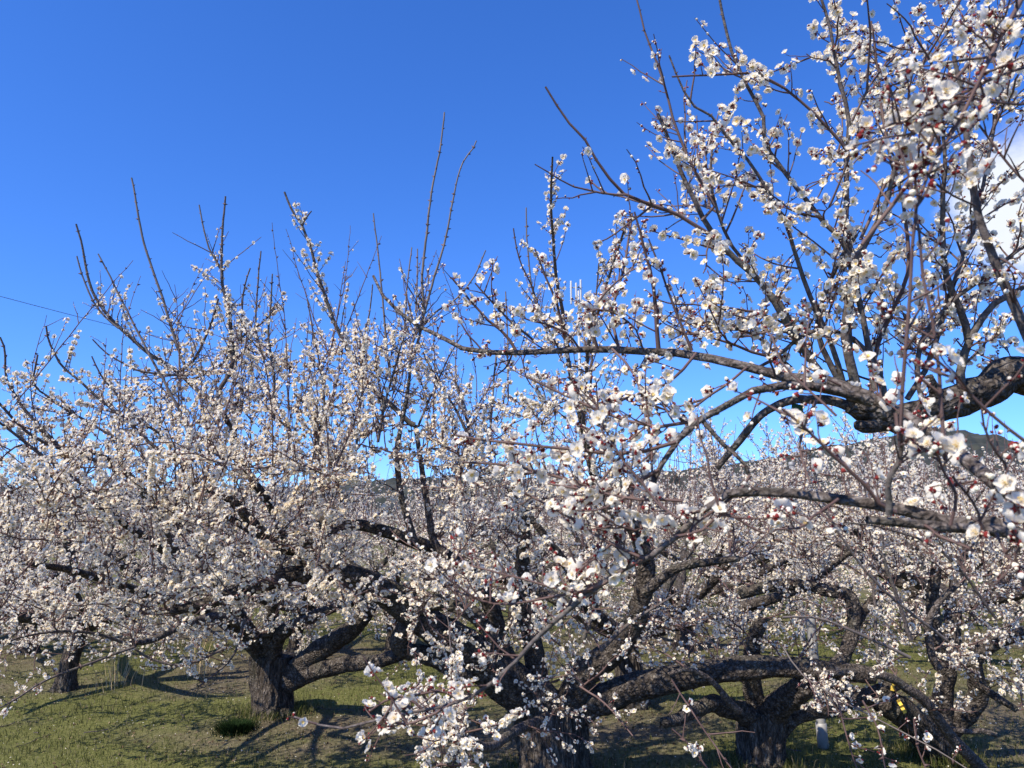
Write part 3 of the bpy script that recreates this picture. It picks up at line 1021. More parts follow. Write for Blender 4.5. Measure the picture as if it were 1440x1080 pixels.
NEAR = [
    # upright shoots on the long bough
    ('925,490 922,444 916,389 906,353 897,314 892,298', 1.5, 1.42, 7, 3, .55, .05),
    ('974,493 952,444 938,408 926,375 912,336', 1.45, 1.4, 5, 2.5, .25, .3),
    ('727,496 710,471 685,450 660,421 635,390', 1.78, 1.75, 5, 2.5, .8, .1),
    ('752,479 727,458 693,425 668,398', 1.76, 1.72, 4, 2.5, .9, .08),
    ('800,490 793,475 785,433 768,392 752,350', 1.7, 1.62, 5, 2.5, .8, .1),
    ('840,491 830,450 850,410 880,385 905,372', 1.6, 1.5, 5, 2.5, .8, .05),
    ('870,492 860,450 862,420 875,380 889,300', 1.6, 1.7, 5, 3, .8, .05),
    ('905,494 890,460 850,435 825,440', 1.55, 1.5, 4, 2, .9, .03),
    ('720,497 712,515 700,526 690,529', 1.8, 1.8, 3, 2, .6, .03),
    ('815,491 800,470 770,455 745,450 720,440', 1.65, 1.6, 4, 2, 1.0, .02),
    ('860,491 880,510 900,540 905,570 915,620 918,690', 1.5, 1.2, 5, 3, .7, .02),
    # near twigs hanging in front of the right of the picture
    ('1445,-20 1430,8 1393,73 1367,130 1340,180 1310,230 1290,290', .88, .80, 8, 4, 0.59, .02),
    ('1450,480 1440,456 1398,363 1372,290 1361,207 1351,130 1341,78', 1.12, 1.05, 15, 6, .30, .05),
    ('1260,581 1266,634 1269,563 1275,474 1281,415 1286,311 1294,244 1280,215', .86, .80, 7, 5, .16, .05),
    ('1331,650 1325,566 1319,498 1304,400 1299,389 1291,311 1273,228 1262,200', .84, .80, 7, 4, .13, .05),
    ('1210,345 1260,280 1300,220 1325,160 1345,105 1362,90', .9, .85, 7, 6, .2, .1),
    ('1460,270 1440,254 1405,212 1377,176', 1.1, 1.1, 5, 4, .1, .1),
    ('1460,90 1400,110 1340,150 1280,190 1240,195 1200,205', .88, .80, 5, 3, 0.65, .02),
    ('1460,140 1420,150 1370,140 1300,165 1250,175', .88, .80, 5, 3, 0.72, .02),
    ('1393,73 1400,40 1415,20 1420,0', .88, .80, 4, 3, 0.65, .05),
    ('1372,290 1330,270 1300,240 1280,215', 1.05, .95, 4, 3, .4, .05),
    ('1398,363 1420,370 1450,400', 1.1, 1.05, 4, 3, .5, .05),
    ('1445,622 1396,584 1361,548 1334,518 1293,489', .82, .80, 6, 4, .35, .03),
    ('1260,720 1239,711 1227,690 1189,655 1144,613 1118,590 1100,575', .92, .90, 7, 4, .32, .02),
    ('1250,725 1251,700 1251,678 1266,646 1268,600', .9, .86, 10, 5, .3, .02),
    ('1175,585 1144,554 1118,527 1100,507 1085,470', 1.05, 1.1, 5, 3, .35, .02),
    ('1337,738 1345,700 1330,670 1320,640 1315,600', .86, .82, 6, 4, .5, .02),
    ('1380,748 1370,715 1355,690 1340,670', .86, .84, 5, 4, .6, .02),
    ('1400,750 1410,770 1425,790 1440,800', .88, .84, 5, 4, .6, .02),
    ('1300,738 1320,755 1345,765 1370,775', .9, .86, 5, 4, .55, .02),
    ('1408,688 1415,660 1400,640 1385,600 1380,560', .9, .84, 5, 3, .3, .02),
    ('1180,700 1150,720 1130,740 1090,745', 1.05, 1.0, 5, 3, .5, .02),
    ('1440,830 1428,780 1440,760 1452,740', .85, .82, 6, 4, .5, .02),
    # the thick of large blossoms in the middle
    ('950,623 880,640 800,632 700,622 640,612', 1.2, 1.28, 6, 3, 1.12, .02),
    ('926,661 860,690 790,672 720,655 650,650', 1.2, 1.3, 6, 3, 1.12, .02),
    ('960,705 880,700 830,690 770,680', 1.15, 1.2, 5, 3, 1.27, .02),
    ('1010,580 930,600 860,585 800,560 740,530', 1.25, 1.4, 6, 3, 1.05, .02),
    ('880,798 820,832 740,815 680,800 640,790', 1.2, 1.3, 4, 2.5, 0.68, .02),
    ('907,786 850,760 790,720 730,690', 1.17, 1.3, 5, 3, 1.05, .02),
    ('833,830 770,840 700,850 640,830', 1.22, 1.3, 4, 2.5, .5, .02),
    ('985,720 960,730 930,715 905,680 880,650 850,600 835,560', 1.12, 1.15, 5, 3, .85, .02),
    ('950,755 990,745 1020,720 1050,740 1075,750', 1.12, 1.1, 5, 3, .55, .02),
    ('912,690 895,720 900,745 870,740 840,720', 1.18, 1.15, 5, 3, .8, .02),
    ('1053,668 1040,690 1000,720 970,745', 1.15, 1.12, 5, 3, .7, .02),
    ('980,497 940,540 880,560 830,600 815,640', 1.45, 1.3, 5, 3, .7, .02),
    ('1050,517 1010,550 960,580 920,570', 1.35, 1.3, 4, 3, .6, .02),
    ('795,858 810,830 815,800 800,770', 1.25, 1.22, 4, 3, .5, .02),
    ('593,998 570,980 545,985 520,1000', 1.36, 1.35, 4, 3, .6, .02),
    ('650,984 620,970 590,975 560,985', 1.33, 1.32, 4, 3, .7, .02),
    ('640,986 600,1010 570,1020 540,1012', 1.33, 1.33, 4, 3, .7, .02),
    ('1150,560 1130,600 1125,640 1140,680', 1.1, 1.05, 5, 3, .45, .02),
    ('1090,530 1080,500 1085,480', 1.3, 1.25, 4, 3, .6, .02),
]
for s, d0, d1, w0, w1, bl, bare in NEAR:
    A.branch(trace(s, d0, d1, w0, w1), bl, bare, 'branch' if w0 > 9 else 'twig', 0.045, 0.022, .5, .15, jit=.4)

# ------------------------------------------------------------------ tree B: front centre
def base_at(px, py, y):
    p = at(px, py, y)
    for _ in range(6):                 # follow the sight line down to the turf
        y = y * (CAM[2] - ground_z(p[0], p[1])) / (CAM[2] - p[2])
        p = at(px, py, y)
    return np.array((p[0], p[1], ground_z(p[0], p[1])))


def trunk_from(base, rows):
    return np.vstack(([(base[0], base[1], base[2] - 0.12, rows[0][3] * 1.12)], rows))


dB = 4.9
B = Tree('plum_tree', 'plum tree in front centre with dark forked trunk cut off by the lower edge', base_at(778, 1095, dB), 'plum trees of the orchard', lods=(1.2, 3.3, 4.4))
B.trunk(trunk_from(B.base, trace('780,1085 778,1050 775,1020 772,990', dB, dB, 92, 98)), .4)
B.limb(trace('772,1010 748,985 715,960 671,925 630,895 588,868 560,846 530,826 496,812 448,805 400,812 340,832 290,848 240,860', dB, 3.7, 64, 11), 1.1)
B.limb(trace('730,965 705,905 689,850 660,810 626,781 583,762 544,748 496,738 450,755 419,775 385,767 347,743 310,720', dB - .1, 3.9, 27, 9), 1.0)
B.limb(trace('448,805 430,785 428,765 450,740 470,715', 4.1, 4.0, 24, 14))
B.limb(trace('385,767 350,730 320,700 270,680', 4.0, 3.8, 18, 9))
B.limb(trace('770,1020 796,993 825,945 863,916 892,873 905,830 907,791 892,743 859,719 840,680 826,630 814,575', dB, 4.3, 44, 8), 1.1)
B.limb(trace('790,1030 815,1000 844,984 902,964 970,950 1037,940 1109,938 1180,945 1230,950', dB, 4.6, 44, 22), 1.1)
B.limb(trace('760,985 748,900 738,850 734,800 737,752 735,715', dB, 4.6, 32, 16), 1.0)
B.limb(trace('626,781 610,760 603,723 596,680 592,650 587,618 584,598', 4.2, 4.2, 12, 6), .8, 'limb')
B.limb(trace('583,762 565,700 558,640 562,609 571,564 576,529', 4.2, 4.1, 11, 5), .8, 'limb')
B.limb(trace('768,1010 727,1027 693,1049 671,1047 650,1030', 4.3, 3.2, 14, 12), .8, 'limb')
B.limb(trace('700,905 660,860 600,850 560,905 610,925 660,950', 4.2, 4.6, 20, 26), .8)
B.limb(trace('905,835 950,800 1000,790 1040,785', 4.35, 4.2, 16, 9), .8)
SH = [
    ('584,598 582,600 564,582 544,563 529,551 511,533 498,511 480,473 467,444 448,387 437,350 425,317 413,300 400,270', 4.2, 3.9, 8, 3, 1.0, .12),
    ('425,317 432,305 438,297', 3.95, 3.9, 3, 2, .3, .2),
    ('576,529 580,484 590,460 597,442 614,383 627,337 639,275 652,229 667,207 670,198', 4.1, 3.9, 5, 2, .12, .75),
    ('582,500 590,470 595,442 593,392 600,329 606,275 616,225 625,158', 4.1, 3.9, 5, 2.5, .12, .75),
    ('597,455 614,437 643,419 668,387 683,352', 4.1, 4.0, 3, 2, .15, .5),
    ('549,530 543,483 537,421 531,358 525,300', 4.1, 4.0, 4, 2, .08, .75),
    ('566,500 572,412 579,348', 4.2, 4.2, 3, 2, .1, .7),
    ('585,440 587,400 587,350', 4.2, 4.2, 3, 2, .1, .7),
    ('532,622 542,564 553,524 564,484 575,458', 3.8, 3.7, 5, 2.5, .3, .3),
    ('501,627 509,540 513,473 520,440 524,400', 3.9, 3.8, 4, 2, .5, .3),
    ('587,600 600,567 613,540 633,498 650,470', 4.3, 4.3, 4, 2, .8, .1),
    ('660,615 642,580 624,551 609,524 595,495', 4.4, 4.3, 5, 2.5, .8, .05),
    ('665,700 662,636 658,596 651,569 641,538', 4.6, 4.5, 6, 3, 1.0, .05),
    ('689,640 689,609 694,540 698,498', 4.4, 4.4, 4, 3, .1, .5),
    ('814,575 802,525 793,442 785,400 779,337 775,275 777,221', 4.3, 3.1, 7, 3, 1.0, .03),
    ('820,600 827,487 843,433 860,379 877,329 889,300', 4.2, 3.0, 6, 3, .9, .05),
    ('790,500 760,433 747,400 731,367 722,321', 3.7, 3.5, 3, 2, .4, .2),
    ('770,470 752,420 742,350 740,292', 3.7, 3.6, 3, 2, .15, .6),
    ('715,560 714,480 711,410', 4.0, 4.0, 3, 2, .1, .6),
    ('830,560 835,480 838,420 842,370', 3.6, 3.4, 4, 2, .9, .05),
    ('446,640 446,597 427,568 413,553', 3.9, 3.8, 5, 2.5, 1.0, .05),
    ('455,700 446,621 455,580 450,520 440,470 432,420', 3.9, 3.8, 5, 2, .8, .15),
    ('408,640 408,604 386,589 374,570', 3.9, 3.8, 5, 2.5, 1.0, .03),
    ('384,590 384,561 384,534 379,488 378,459 383,385', 3.9, 3.8, 5, 2, .9, .2),
    ('650,1030 620,1010 600,985 590,960', 3.0, 2.7, 6, 3, 1.0, .03),
    ('660,1040 640,1060 620,1075 600,1090', 3.1, 2.7, 6, 3, 1.0, .03),
    ('815,965 845,985 870,1010 890,1035', 3.6, 3.4, 3, 2, .5, .02),
    ('820,900 835,860 840,820', 3.8, 3.7, 6, 3, .6, .1),
    ('845,915 880,880 910,860 960,830', 4.1, 4.0, 6, 3, .5, .1),
]
for s, d0, d1, w0, w1, bl, bare in SH:
    B.branch(trace(s, d0, d1, w0, w1), bl, bare, 'shoot' if bl < .2 else None, 0.13, 0.045, .9, .4, jit=.6)
B.grow_to(zone(400, 600, 720, 860, 3.2, 4.4, 56), 1.0, 1, .35, .14, .05)
B.grow_to(zone(430, 470, 640, 640, 3.5, 4.5, 36, [(430, 500), (480, 470), (560, 440), (600, 450), (640, 520)]), 1.0, 1, .6, .14, .05)
B.grow_to(zone(600, 600, 900, 760, 3.6, 5.0, 42, [(600, 640), (700, 600), (760, 560), (900, 560)]), .9, 1, .5, .14, .05)
B.grow_to(zone(700, 420, 900, 600, 3.0, 4.2, 30, [(700, 560), (740, 470), (800, 430), (900, 480)]), .9, 1, .8, .12, .045)
B.grow_to(zone(560, 760, 900, 960, 3.4, 4.4, 40), .95, 1, .2, .14, .05)
B.grow_to(zone(540, 985, 690, 1095, 2.4, 3.0, 15), 1.0, .8, .2, .10, .04)
B.grow_to(zone(720, 900, 850, 1085, 3.6, 4.2, 7), .7, .8, .0, .10, .05)
B.grow_to(zone(900, 640, 1200, 900, 4.2, 5.3, 36), .65, 1, .5, .14, .055)
B.grow_to(zone(180, 620, 460, 860, 3.0, 4.0, 46), 1.0, 1, .3, .14, .05)

B.grow_to(zone(420, 440, 720, 660, 3.8, 4.8, 40, [(420, 520), (480, 450), (560, 430), (640, 520), (720, 560)]), 1.0, 1, .8, .12, .045)

# ------------------------------------------------------------------ tree C: left
dC = 6.43
C = Tree('plum_tree', 'plum tree on the left with pale furrowed trunk and a cut limb to its right', base_at(385, 1003, dC), 'plum trees of the orchard', lods=(1.2, 3.3, 4.6))
C.trunk(trunk_from(C.base, trace('385,998 384,970 383,945 384,922', dC, dC, 52, 60)), .5)
C.limb(trace('395,955 413,948 440,923 469,902 498,882 520,850 530,810', dC, 5.8, 35, 18), 1.0)
C.limb(trace('392,968 413,957 444,944 486,934 528,930 562,921', dC, 5.8, 27, 17), 1.0)
C.limb(trace('384,935 388,902 404,885 423,876 448,863 486,850 517,844', dC - .05, 5.6, 24, 8), 1.0)
C.limb(trace('382,935 378,890 390,830 400,780 385,720 352,670 332,630 326,604 320,593 314,582 303,564', dC, 4.3, 22, 6), 1.0)
C.limb(trace('380,930 340,870 300,822 240,780 180,740 120,700 60,660', dC, 4.0, 20, 6), 1.0)
C.limb(trace('376,935 330,885 280,858 220,839 160,820 90,800 10,790', dC, 4.2, 18, 7), 1.0)
C.limb(trace('300,822 260,800 200,690 140,640 102,636 69,625', 5.2, 3.9, 18, 5), .8, 'limb')
C.limb(trace('345,880 308,868 260,878 215,900 180,905', 5.6, 4.6, 15, 7), .8, 'limb')
SH = [
    ('303,564 280,551 254,527 234,512 220,505 200,490 166,460 140,430 123,393 113,343 107,315', 4.3, 4.0, 7, 2.5, .6, .3),
    ('167,462 150,447 133,427 117,390 108,360', 4.1, 4.0, 3, 2, .05, .6),
    ('300,660 278,628 243,560 213,507 187,457 160,400 138,357', 4.0, 3.8, 5, 2, .06, .7),
    ('262,520 241,458 230,420 213,373 200,330 192,287 185,250', 4.2, 4.0, 4.5, 2.5, .12, .7),
    ('303,564 309,546 323,522 328,498 325,471 321,428 313,400 312,340 317,276', 4.3, 4.1, 7, 2.5, 1.2, .3),
    ('313,395 313,382 297,353 287,323 280,288', 4.2, 4.1, 3, 2, .1, .6),
    ('251,524 273,508 287,483 299,452 307,420', 4.3, 4.1, 5, 3, 1.2, .02),
    ('266,535 297,522 319,505 326,491 345,470 374,450 391,425', 4.3, 4.2, 4, 2, .9, .15),
    ('340,480 340,453 343,410 352,377', 4.2, 4.1, 3, 2, .2, .5),
    ('362,490 360,447 362,413 367,353', 4.2, 4.1, 3, 2, .2, .5),
    ('95,640 50,592 31,570 20,551 8,529 7,495 0,474', 3.7, 3.5, 5, 2.5, .8, .25),
    ('230,640 204,616 181,592 163,579 133,555 111,536 89,518 78,501 69,481 65,459', 4.0, 3.7, 5, 2.5, .9, .12),
    ('200,635 154,612 120,592 93,577 63,555 46,540 53,499', 3.9, 3.6, 4.5, 2.5, .9, .1),
    ('140,650 102,636 69,625 48,614 24,594 0,568 -20,545', 3.8, 3.4, 6, 3, 1.0, .02),
    ('262,530 248,527 222,525 194,521 170,509 148,496 130,477', 4.2, 4.0, 4, 2, .2, .6),
    ('260,640 237,623 222,607 196,592 181,577 163,551 144,529 129,501', 4.1, 3.9, 4.5, 2, .5, .4),
    ('250,640 251,560 252,500', 4.3, 4.3, 3, 2, .1, .4),
    ('225,620 226,580 228,545', 4.3, 4.3, 3, 2, .6, .1),
    ('130,690 60,640 10,600 -30,570', 3.8, 3.4, 6, 3, 1.0, .02),
    ('190,910 120,935 60,960 20,985 -10,1000', 3.9, 3.4, 4, 2, .45, .02),
    ('180,905 130,890 60,890 0,905', 4.4, 3.8, 5, 2.5, .5, .02),
    ('320,910 260,935 210,925 180,905', 4.6, 4.4, 4, 3, .5, .02),
    ('345,870 330,920 300,950 280,965', 4.4, 4.1, 4, 2, .6, .02),
]
for s, d0, d1, w0, w1, bl, bare in SH:
    C.branch(trace(s, d0, d1, w0, w1), bl, bare, 'shoot' if bl < .2 else None, 0.13, 0.045, .9, .4, jit=.6)
top_c = [(-60, 560), (40, 590), (110, 560), (200, 520), (240, 480), (290, 420), (320, 400), (360, 440), (440, 520)]
C.grow_to(zone(-60, 620, 330, 880, 3.0, 4.6, 104), 1.0, 1, .3, .14, .05)
C.grow_to(zone(-60, 560, 300, 660, 3.3, 4.4, 34, top_c), 1.0, 1, .5, .14, .05)
C.grow_to(zone(200, 420, 420, 620, 3.8, 4.6, 34, top_c), 1.05, 1, .6, .13, .045)
C.grow_to(zone(250, 620, 520, 800, 3.6, 5.2, 44), 1.0, 1, .4, .14, .05)
C.grow_to(zone(-60, 820, 340, 935, 3.8, 6.2, 54), .9, 1, .0, .12, .06)
C.grow_to(zone(280, 770, 560, 900, 4.6, 6.2, 44), .95, 1, .2, .13, .05)
C.grow_to(zone(120, 460, 420, 620, 4.0, 4.8, 24, top_c), 1.0, 1, .8, .12, .045)

# ------------------------------------------------------------------ tree D: right
dD = 5.1
D = Tree('plum_tree', 'stout short plum trunk right of centre beside the grey post, stump-ended limbs spreading wide', base_at(1072, 1080, dD), 'plum trees of the orchard', lods=(1.2, 3.3, 4.4))
D.trunk(trunk_from(D.base, trace('1072,1074 1070,1045 1070,1020 1071,1000', dD, dD, 58, 64)), .5)
D.limb(trace('1060,1020 1050,1005 1033,999 1017,994 1003,989 986,995 964,1005 951,1013 933,1016', dD, 4.5, 32, 13), 1.4)
D.limb(trace('1068,1010 1062,985 1058,967 1056,940 1060,900 1070,870', dD, 4.9, 28, 18), 1.0)
D.limb(trace('1078,1015 1090,998 1103,985 1120,972 1134,962', dD, 4.7, 40, 30), 1.2)
D.limb(trace('1134,964 1150,955 1163,945 1185,925 1200,880 1195,840 1160,830 1117,822 1080,825 1040,835', 4.72, 5.0, 20, 16), 1.1)
D.limb(trace('1085,1035 1097,1025 1117,1007 1142,999 1167,996 1192,988 1233,973 1262,960', dD, 5.0, 26, 18), 1.0)
D.limb(trace('1040,1000 1029,991 1005,962 984,947 964,942 940,948', 4.65, 4.4, 11, 5), .7, 'limb')
D.limb(trace('1200,880 1230,840 1270,800 1290,760', 4.9, 4.9, 14, 7), .8)
SH = [
    ('1237,960 1232,860 1228,800 1240,760', 4.8, 4.8, 5, 3, .4, .1),
    ('1282,900 1260,830 1245,790 1240,750', 4.2, 4.1, 6, 4, .2, .1),
    ('1330,900 1240,830 1190,770 1160,720 1130,690', 3.4, 3.2, 4, 2.5, .15, .1),
    ('1400,870 1350,800 1300,760 1240,740 1190,735', 3.3, 3.1, 4, 2.5, .3, .1),
    ('1280,925 1200,890 1150,870 1100,868', 4.0, 3.9, 5, 3, .15, .1),
    ('1100,910 1130,950 1180,985 1240,1015 1300,1045 1366,1085', 2.6, 2.3, 2.6, 1.8, .12, .05),
    ('1212,985 1225,1010 1235,1040 1245,1080', 2.35, 2.3, 3, 2, .4, .02),
    ('1173,975 1182,1000 1190,1030 1207,1085', 2.35, 2.3, 3, 2, .5, .02),
    ('945,957 970,995 1000,1040 1032,1085', 2.3, 2.2, 2.8, 2.2, .03, .2),
    ('1000,1090 985,1065 970,1045 945,1025', 2.4, 2.4, 3, 2, .8, .02),
    ('1300,1085 1290,1050 1285,1010', 2.4, 2.4, 3, 2, .5, .02),
]
for s, d0, d1, w0, w1, bl, bare in SH:
    D.branch(trace(s, d0, d1, w0, w1), bl, bare, 'shoot' if bl < .16 else None, 0.10, 0.045, .6, .3, jit=.8)
D.grow_to(zone(880, 740, 1260, 920, 4.5, 5.9, 52), .65, 1, .4, .13, .055)
D.grow_to(zone(1120, 940, 1260, 1010, 4.0, 4.6, 10), .9, .8, .0, .10, .05)
D.grow_to(zone(960, 570, 1280, 700, 4.8, 6.2, 42), .9, 1, .8, .12, .05)
D.grow_to(zone(1000, 650, 1300, 820, 4.4, 5.6, 48), .8, 1, .6, .13, .055)

# ------------------------------------------------------------------ tree E: far right, leaning twin trunk
dE = 5.33
E = Tree('plum_tree', 'leaning twin-stemmed plum tree at the right with a yellow tag tied to it', base_at(1322, 1064, dE), 'plum trees of the orchard', lods=(1.2, 3.3, 4.4))
E.trunk(trunk_from(E.base, trace('1322,1058 1305,1035 1285,1015 1262,997 1240,984', dE, 5.0, 46, 32)), .4)
E.limb(trace('1262,997 1227,981 1209,978 1170,960', 5.0, 5.1, 30, 14), 1.0)
E.limb(trace('1325,1062 1333,1035 1325,1000 1326,974 1332,940 1318,905 1313,870 1312,835 1318,790', dE, 5.1, 30, 13), 1.0)
E.limb(trace('1384,1088 1375,1075 1342,1041 1320,1012 1300,985 1275,968 1253,954 1209,945 1149,948', 5.0, 4.5, 17, 9), .8, 'limb')
E.limb(trace('1330,1035 1345,1015 1364,997 1376,975 1370,930 1392,907 1440,890 1480,880', dE, 4.8, 30, 13), 1.0)
E.limb(trace('1338,1025 1360,1029 1382,1028 1402,1034', 4.9, 4.8, 7, 7), .8, 'limb')
E.limb(trace('1320,940 1310,920 1305,880 1317,852 1334,833 1350,820', 4.5, 4.4, 12, 7), .7, 'limb')
E.limb(trace('1372,960 1400,980 1430,998', 4.9, 4.8, 12, 9), .9)
E.grow_to(zone(1240, 700, 1480, 900, 4.2, 6.0, 58), .75, 1, .5, .13, .052)
E.grow_to(zone(1330, 860, 1480, 1000, 4.2, 5.4, 34), 1.0, 1, .1, .12, .05)
E.grow_to(zone(1180, 900, 1340, 1000, 4.4, 5.2, 12), .7, 1, .1, .12, .05)
E.grow_to(zone(1240, 640, 1480, 760, 4.6, 6.2, 30), .8, 1, .8, .13, .055)

sil = [(-80, 540), (60, 520), (120, 500), (200, 480), (260, 430), (320, 390), (380, 420), (440, 410), (520, 440), (580, 420), (640, 500), (720, 540), (800, 470), (900, 540), (1000, 560), (1500, 600)]
B.sprays(52, 1.25, .75, (240, 900), sil)
C.sprays(56, 1.25, .75, (-80, 520), sil)
D.sprays(40, 1.2, .6, (880, 1320), sil)
E.sprays(30, 1.2, .6, (1150, 1500), sil)
whip = [(x_, y_ - 130) for x_, y_ in sil]
B.sprays(14, 1.6, 1.15, (380, 860), whip, .06)
C.sprays(16, 1.6, 1.1, (0, 480), whip, .06)
A.finish(100, 90, nub_size=.0030)
for T_ in (B, C, D, E):
    T_.finish(100, 90, nub_size=.0080)

# ------------------------------------------------------------------ the orchard behind
def orchard_tree(label, x, y, seed, group, h=1.0, slim=1.0):
    rs = np.random.default_rng(seed)
    z = ground_z(x, y)
    T = Tree('plum_tree', label, (x, y, z), group, lods=(0.1, 0.2, 9.0), fl_r=.0136, dens=.78)
    lean = rs.uniform(-.2, .2, 2)
    T.trunk([(x, y, z - .1, .15 * slim), (x + lean[0] * .2, y + lean[1] * .2, z + .25, .115 * slim), (x + lean[0], y + lean[1], z + .62 * h, .11 * slim)], .4)
    c = np.array((x + lean[0], y + lean[1], z + .55 * h))
    a0 = rs.uniform(0, 6.28)
    for i in range(6):
        a = a0 + i * 1.047 + rs.uniform(-.3, .3)
        rr = rs.uniform(1.2, 1.9)
        hz = rs.uniform(.5, 1.25)
        d = np.array((math.cos(a), math.sin(a), 0))
        p = [c, c + d * rr * .35 + (0, 0, hz * .25), c + d * rr * .7 + (rs.uniform(-.15, .15), rs.uniform(-.15, .15), hz * .55), c + d * rr + (0, 0, hz)]
        T.limb(np.column_stack((np.array(p), (.075, .055, .038, .016))), 1.1)
    n = 150
    u = rs.uniform(0, 6.28, n)
    rad = 2.25 * np.sqrt(rs.uniform(.03, 1, n))
    zz = z + .52 - .34 * (rad / 2.25) ** 2 + rs.uniform(0, 1, n) ** 1.15 * (1.80 - .35 * (rad / 2.25) ** 2) * h
    T.grow_to(np.column_stack((c[0] + rad * np.cos(u), c[1] + rad * np.sin(u), zz)), .9, 1, .7, .15, .06)
    for i in range(34):      # water shoots
        a, r_ = rs.uniform(0, 6.28), rs.uniform(.3, 1.6)
        b = np.array((c[0] + r_ * math.cos(a), c[1] + r_ * math.sin(a), z + 1.3 * h))
        tip = b + (rs.uniform(-.15, .15), rs.uniform(-.15, .15), rs.uniform(.5, 1.1))
        mid = (b + tip) / 2 + rs.normal(size=3) * .05
        T.branch(np.column_stack(((b, mid, tip), (.006, .004, .002))), .5, .35, 'shoot', .08, .06, .9)
    T.finish(0, 0)
    return T.root


def copy_tree(root, x, y, rz, sc, label):
    r = root.copy()
    COL.objects.link(r)
    r.location = (x, y, ground_z(x, y))
    r.rotation_euler = (0, 0, rz)
    r.scale = (sc, sc, sc)
    r['label'] = label
    for ch in root.children:
        c = ch.copy()
        COL.objects.link(c)
        c.parent = r
    return r


GB = 'plum trees filling the orchard behind'
protos = [orchard_tree('slim plum trunk standing behind the pale dry grass at the far left', *base_at(90, 970, 7.3)[:2], 101, GB, 1.05, .68),
          orchard_tree('plum tree low behind the thick horizontal bough of the front centre tree', 1.0, 6.6, 202, GB),
          orchard_tree('young plum tree seen through the arch under the cut limb of the left tree', -1.35, 9.2, 303, GB, 1.1)]
FAR = 'one of the blossoming plum trees massed in the distance behind the front trees'
k = 0
spots = [(-6.9, 9.4), (-3.6, 10.3), (2.1, 9.4), (4.5, 8.0), (7.0, 8.8), (0.1, 11.4), (5.8, 11.2), (3.2, 11.6), (-5.6, 9.0), (-2.5, 8.9), (-8.4, 11.0)]
for yy, xs in ((13, (-9.5, -6, -2.6, .8, 4.2, 7.7, 11)), (17, (-12, -8, -4.2, -.6, 3, 6.8, 10.6)), (22, (-15, -10.5, -6, -1.8, 2.4, 7, 11.5, 15.5)), (29, (-18, -12, -6.5, -1, 4.5, 10, 16))):
    spots += [(x_ + random.uniform(-.6, .6), yy + random.uniform(-.8, .8)) for x_ in xs]
for x_, y_ in spots:
    copy_tree(protos[k % 3], x_, y_, random.uniform(0, 6.28), random.uniform(.80, .94) + (.24 if x_ > 1 and y_ < 12 else (.1 if -2 < x_ and y_ < 14 else 0)), FAR)
    k += 1

# ------------------------------------------------------------------ turf, litter and fallen petals
def scatter(n, x0, x1, y0, y1, fn=None):
    out = []
    while len(out) < n:
        y = y0 + (y1 - y0) * random.random() ** 1.4
        x = random.uniform(x0, x1) * (0.45 + 0.55 * y / y1)
        if fn is None or random.random() < fn(x, y):
            out.append((x, y, ground_z(x, y)))
    return np.array(out)


def blades(mb, P, h, w, lean, mat=0):
    n = len(P)
    a = rng.uniform(0, 6.283, n)
    d = np.column_stack((np.cos(a), np.sin(a), np.zeros(n)))
    b = rng.uniform(0, 6.283, n)
    l = np.column_stack((np.cos(b), np.sin(b), np.zeros(n))) * (lean * rng.random(n))[:, None]
    hh = h * rng.uniform(.45, 1.2, n)
    up = np.array((0, 0, 1.0))
    mid = P + l * hh[:, None] * .35 + up * hh[:, None] * .6
    tip = P + l * hh[:, None] + up * hh[:, None] * (1 - .35 * np.linalg.norm(l, axis=1))[:, None]
    ww = (w * rng.uniform(.7, 1.2, n))[:, None] * d
    V = np.stack((P - ww, P + ww, mid + ww * .7, mid - ww * .7, tip), 1)
    t = np.array([(0, 1, 2), (0, 2, 3), (3, 2, 4)])
    mb.add(V, tris=(t[None] + (np.arange(n) * 5)[:, None, None]).reshape(-1, 3), mat=mat)


def leaf_mat(name, stops, trans=0.25):
    m, t = new_mat(name)
    out = t.nodes.new('ShaderNodeOutputMaterial')
    geo = t.nodes.new('ShaderNodeNewGeometry')
    col = ramp(t, geo.outputs['Random Per Island'], stops)
    d, tr, mx = t.nodes.new('ShaderNodeBsdfDiffuse'), t.nodes.new('ShaderNodeBsdfTranslucent'), t.nodes.new('ShaderNodeMixShader')
    mx.inputs[0].default_value = trans
    t.links.new(col, d.inputs[0])
    t.links.new(col, tr.inputs[0])
    t.links.new(d.outputs[0], mx.inputs[1])
    t.links.new(tr.outputs[0], mx.inputs[2])
    t.links.new(mx.outputs[0], out.inputs[0])
    return m


M['blade'] = leaf_mat('grass_blade', [(0, (0.050, 0.064, 0.018)), (.5, (0.095, 0.108, 0.034)), (.8, (0.165, 0.155, 0.065)), (1, (0.29, 0.24, 0.15))])
mb = MB()
P = scatter(85000, -9, 9, 3.6, 12.5, lambda x, y: max(0.04, grassiness(x, y) * 1.3 - .2))
blades(mb, P, 0.042, 0.0022, 1.1)
for T_, r_ in ((B, .27), (C, .22), (D, .19), (E, .18)):      # longer grass left standing round the trunks
    a = rng.uniform(0, 6.283, 900)
    q = r_ * (0.75 + np.abs(rng.normal(size=900)) * .45)
    Q = np.column_stack((T_.base[0] + q * np.cos(a), T_.base[1] + q * np.sin(a), np.full(900, T_.base[2])))
    blades(mb, Q, 0.085, 0.0024, 1.0)
P = scatter(3500, -9, 9, 3.6, 10, lambda x, y: 1.0 if noise.noise((x * 1.1, y * 1.4, 5.5)) > .22 else 0.02)
blades(mb, P, 0.065, 0.0024, 1.0)
tag(mb.build('grass', [M['blade']], smooth=False), kind='stuff')


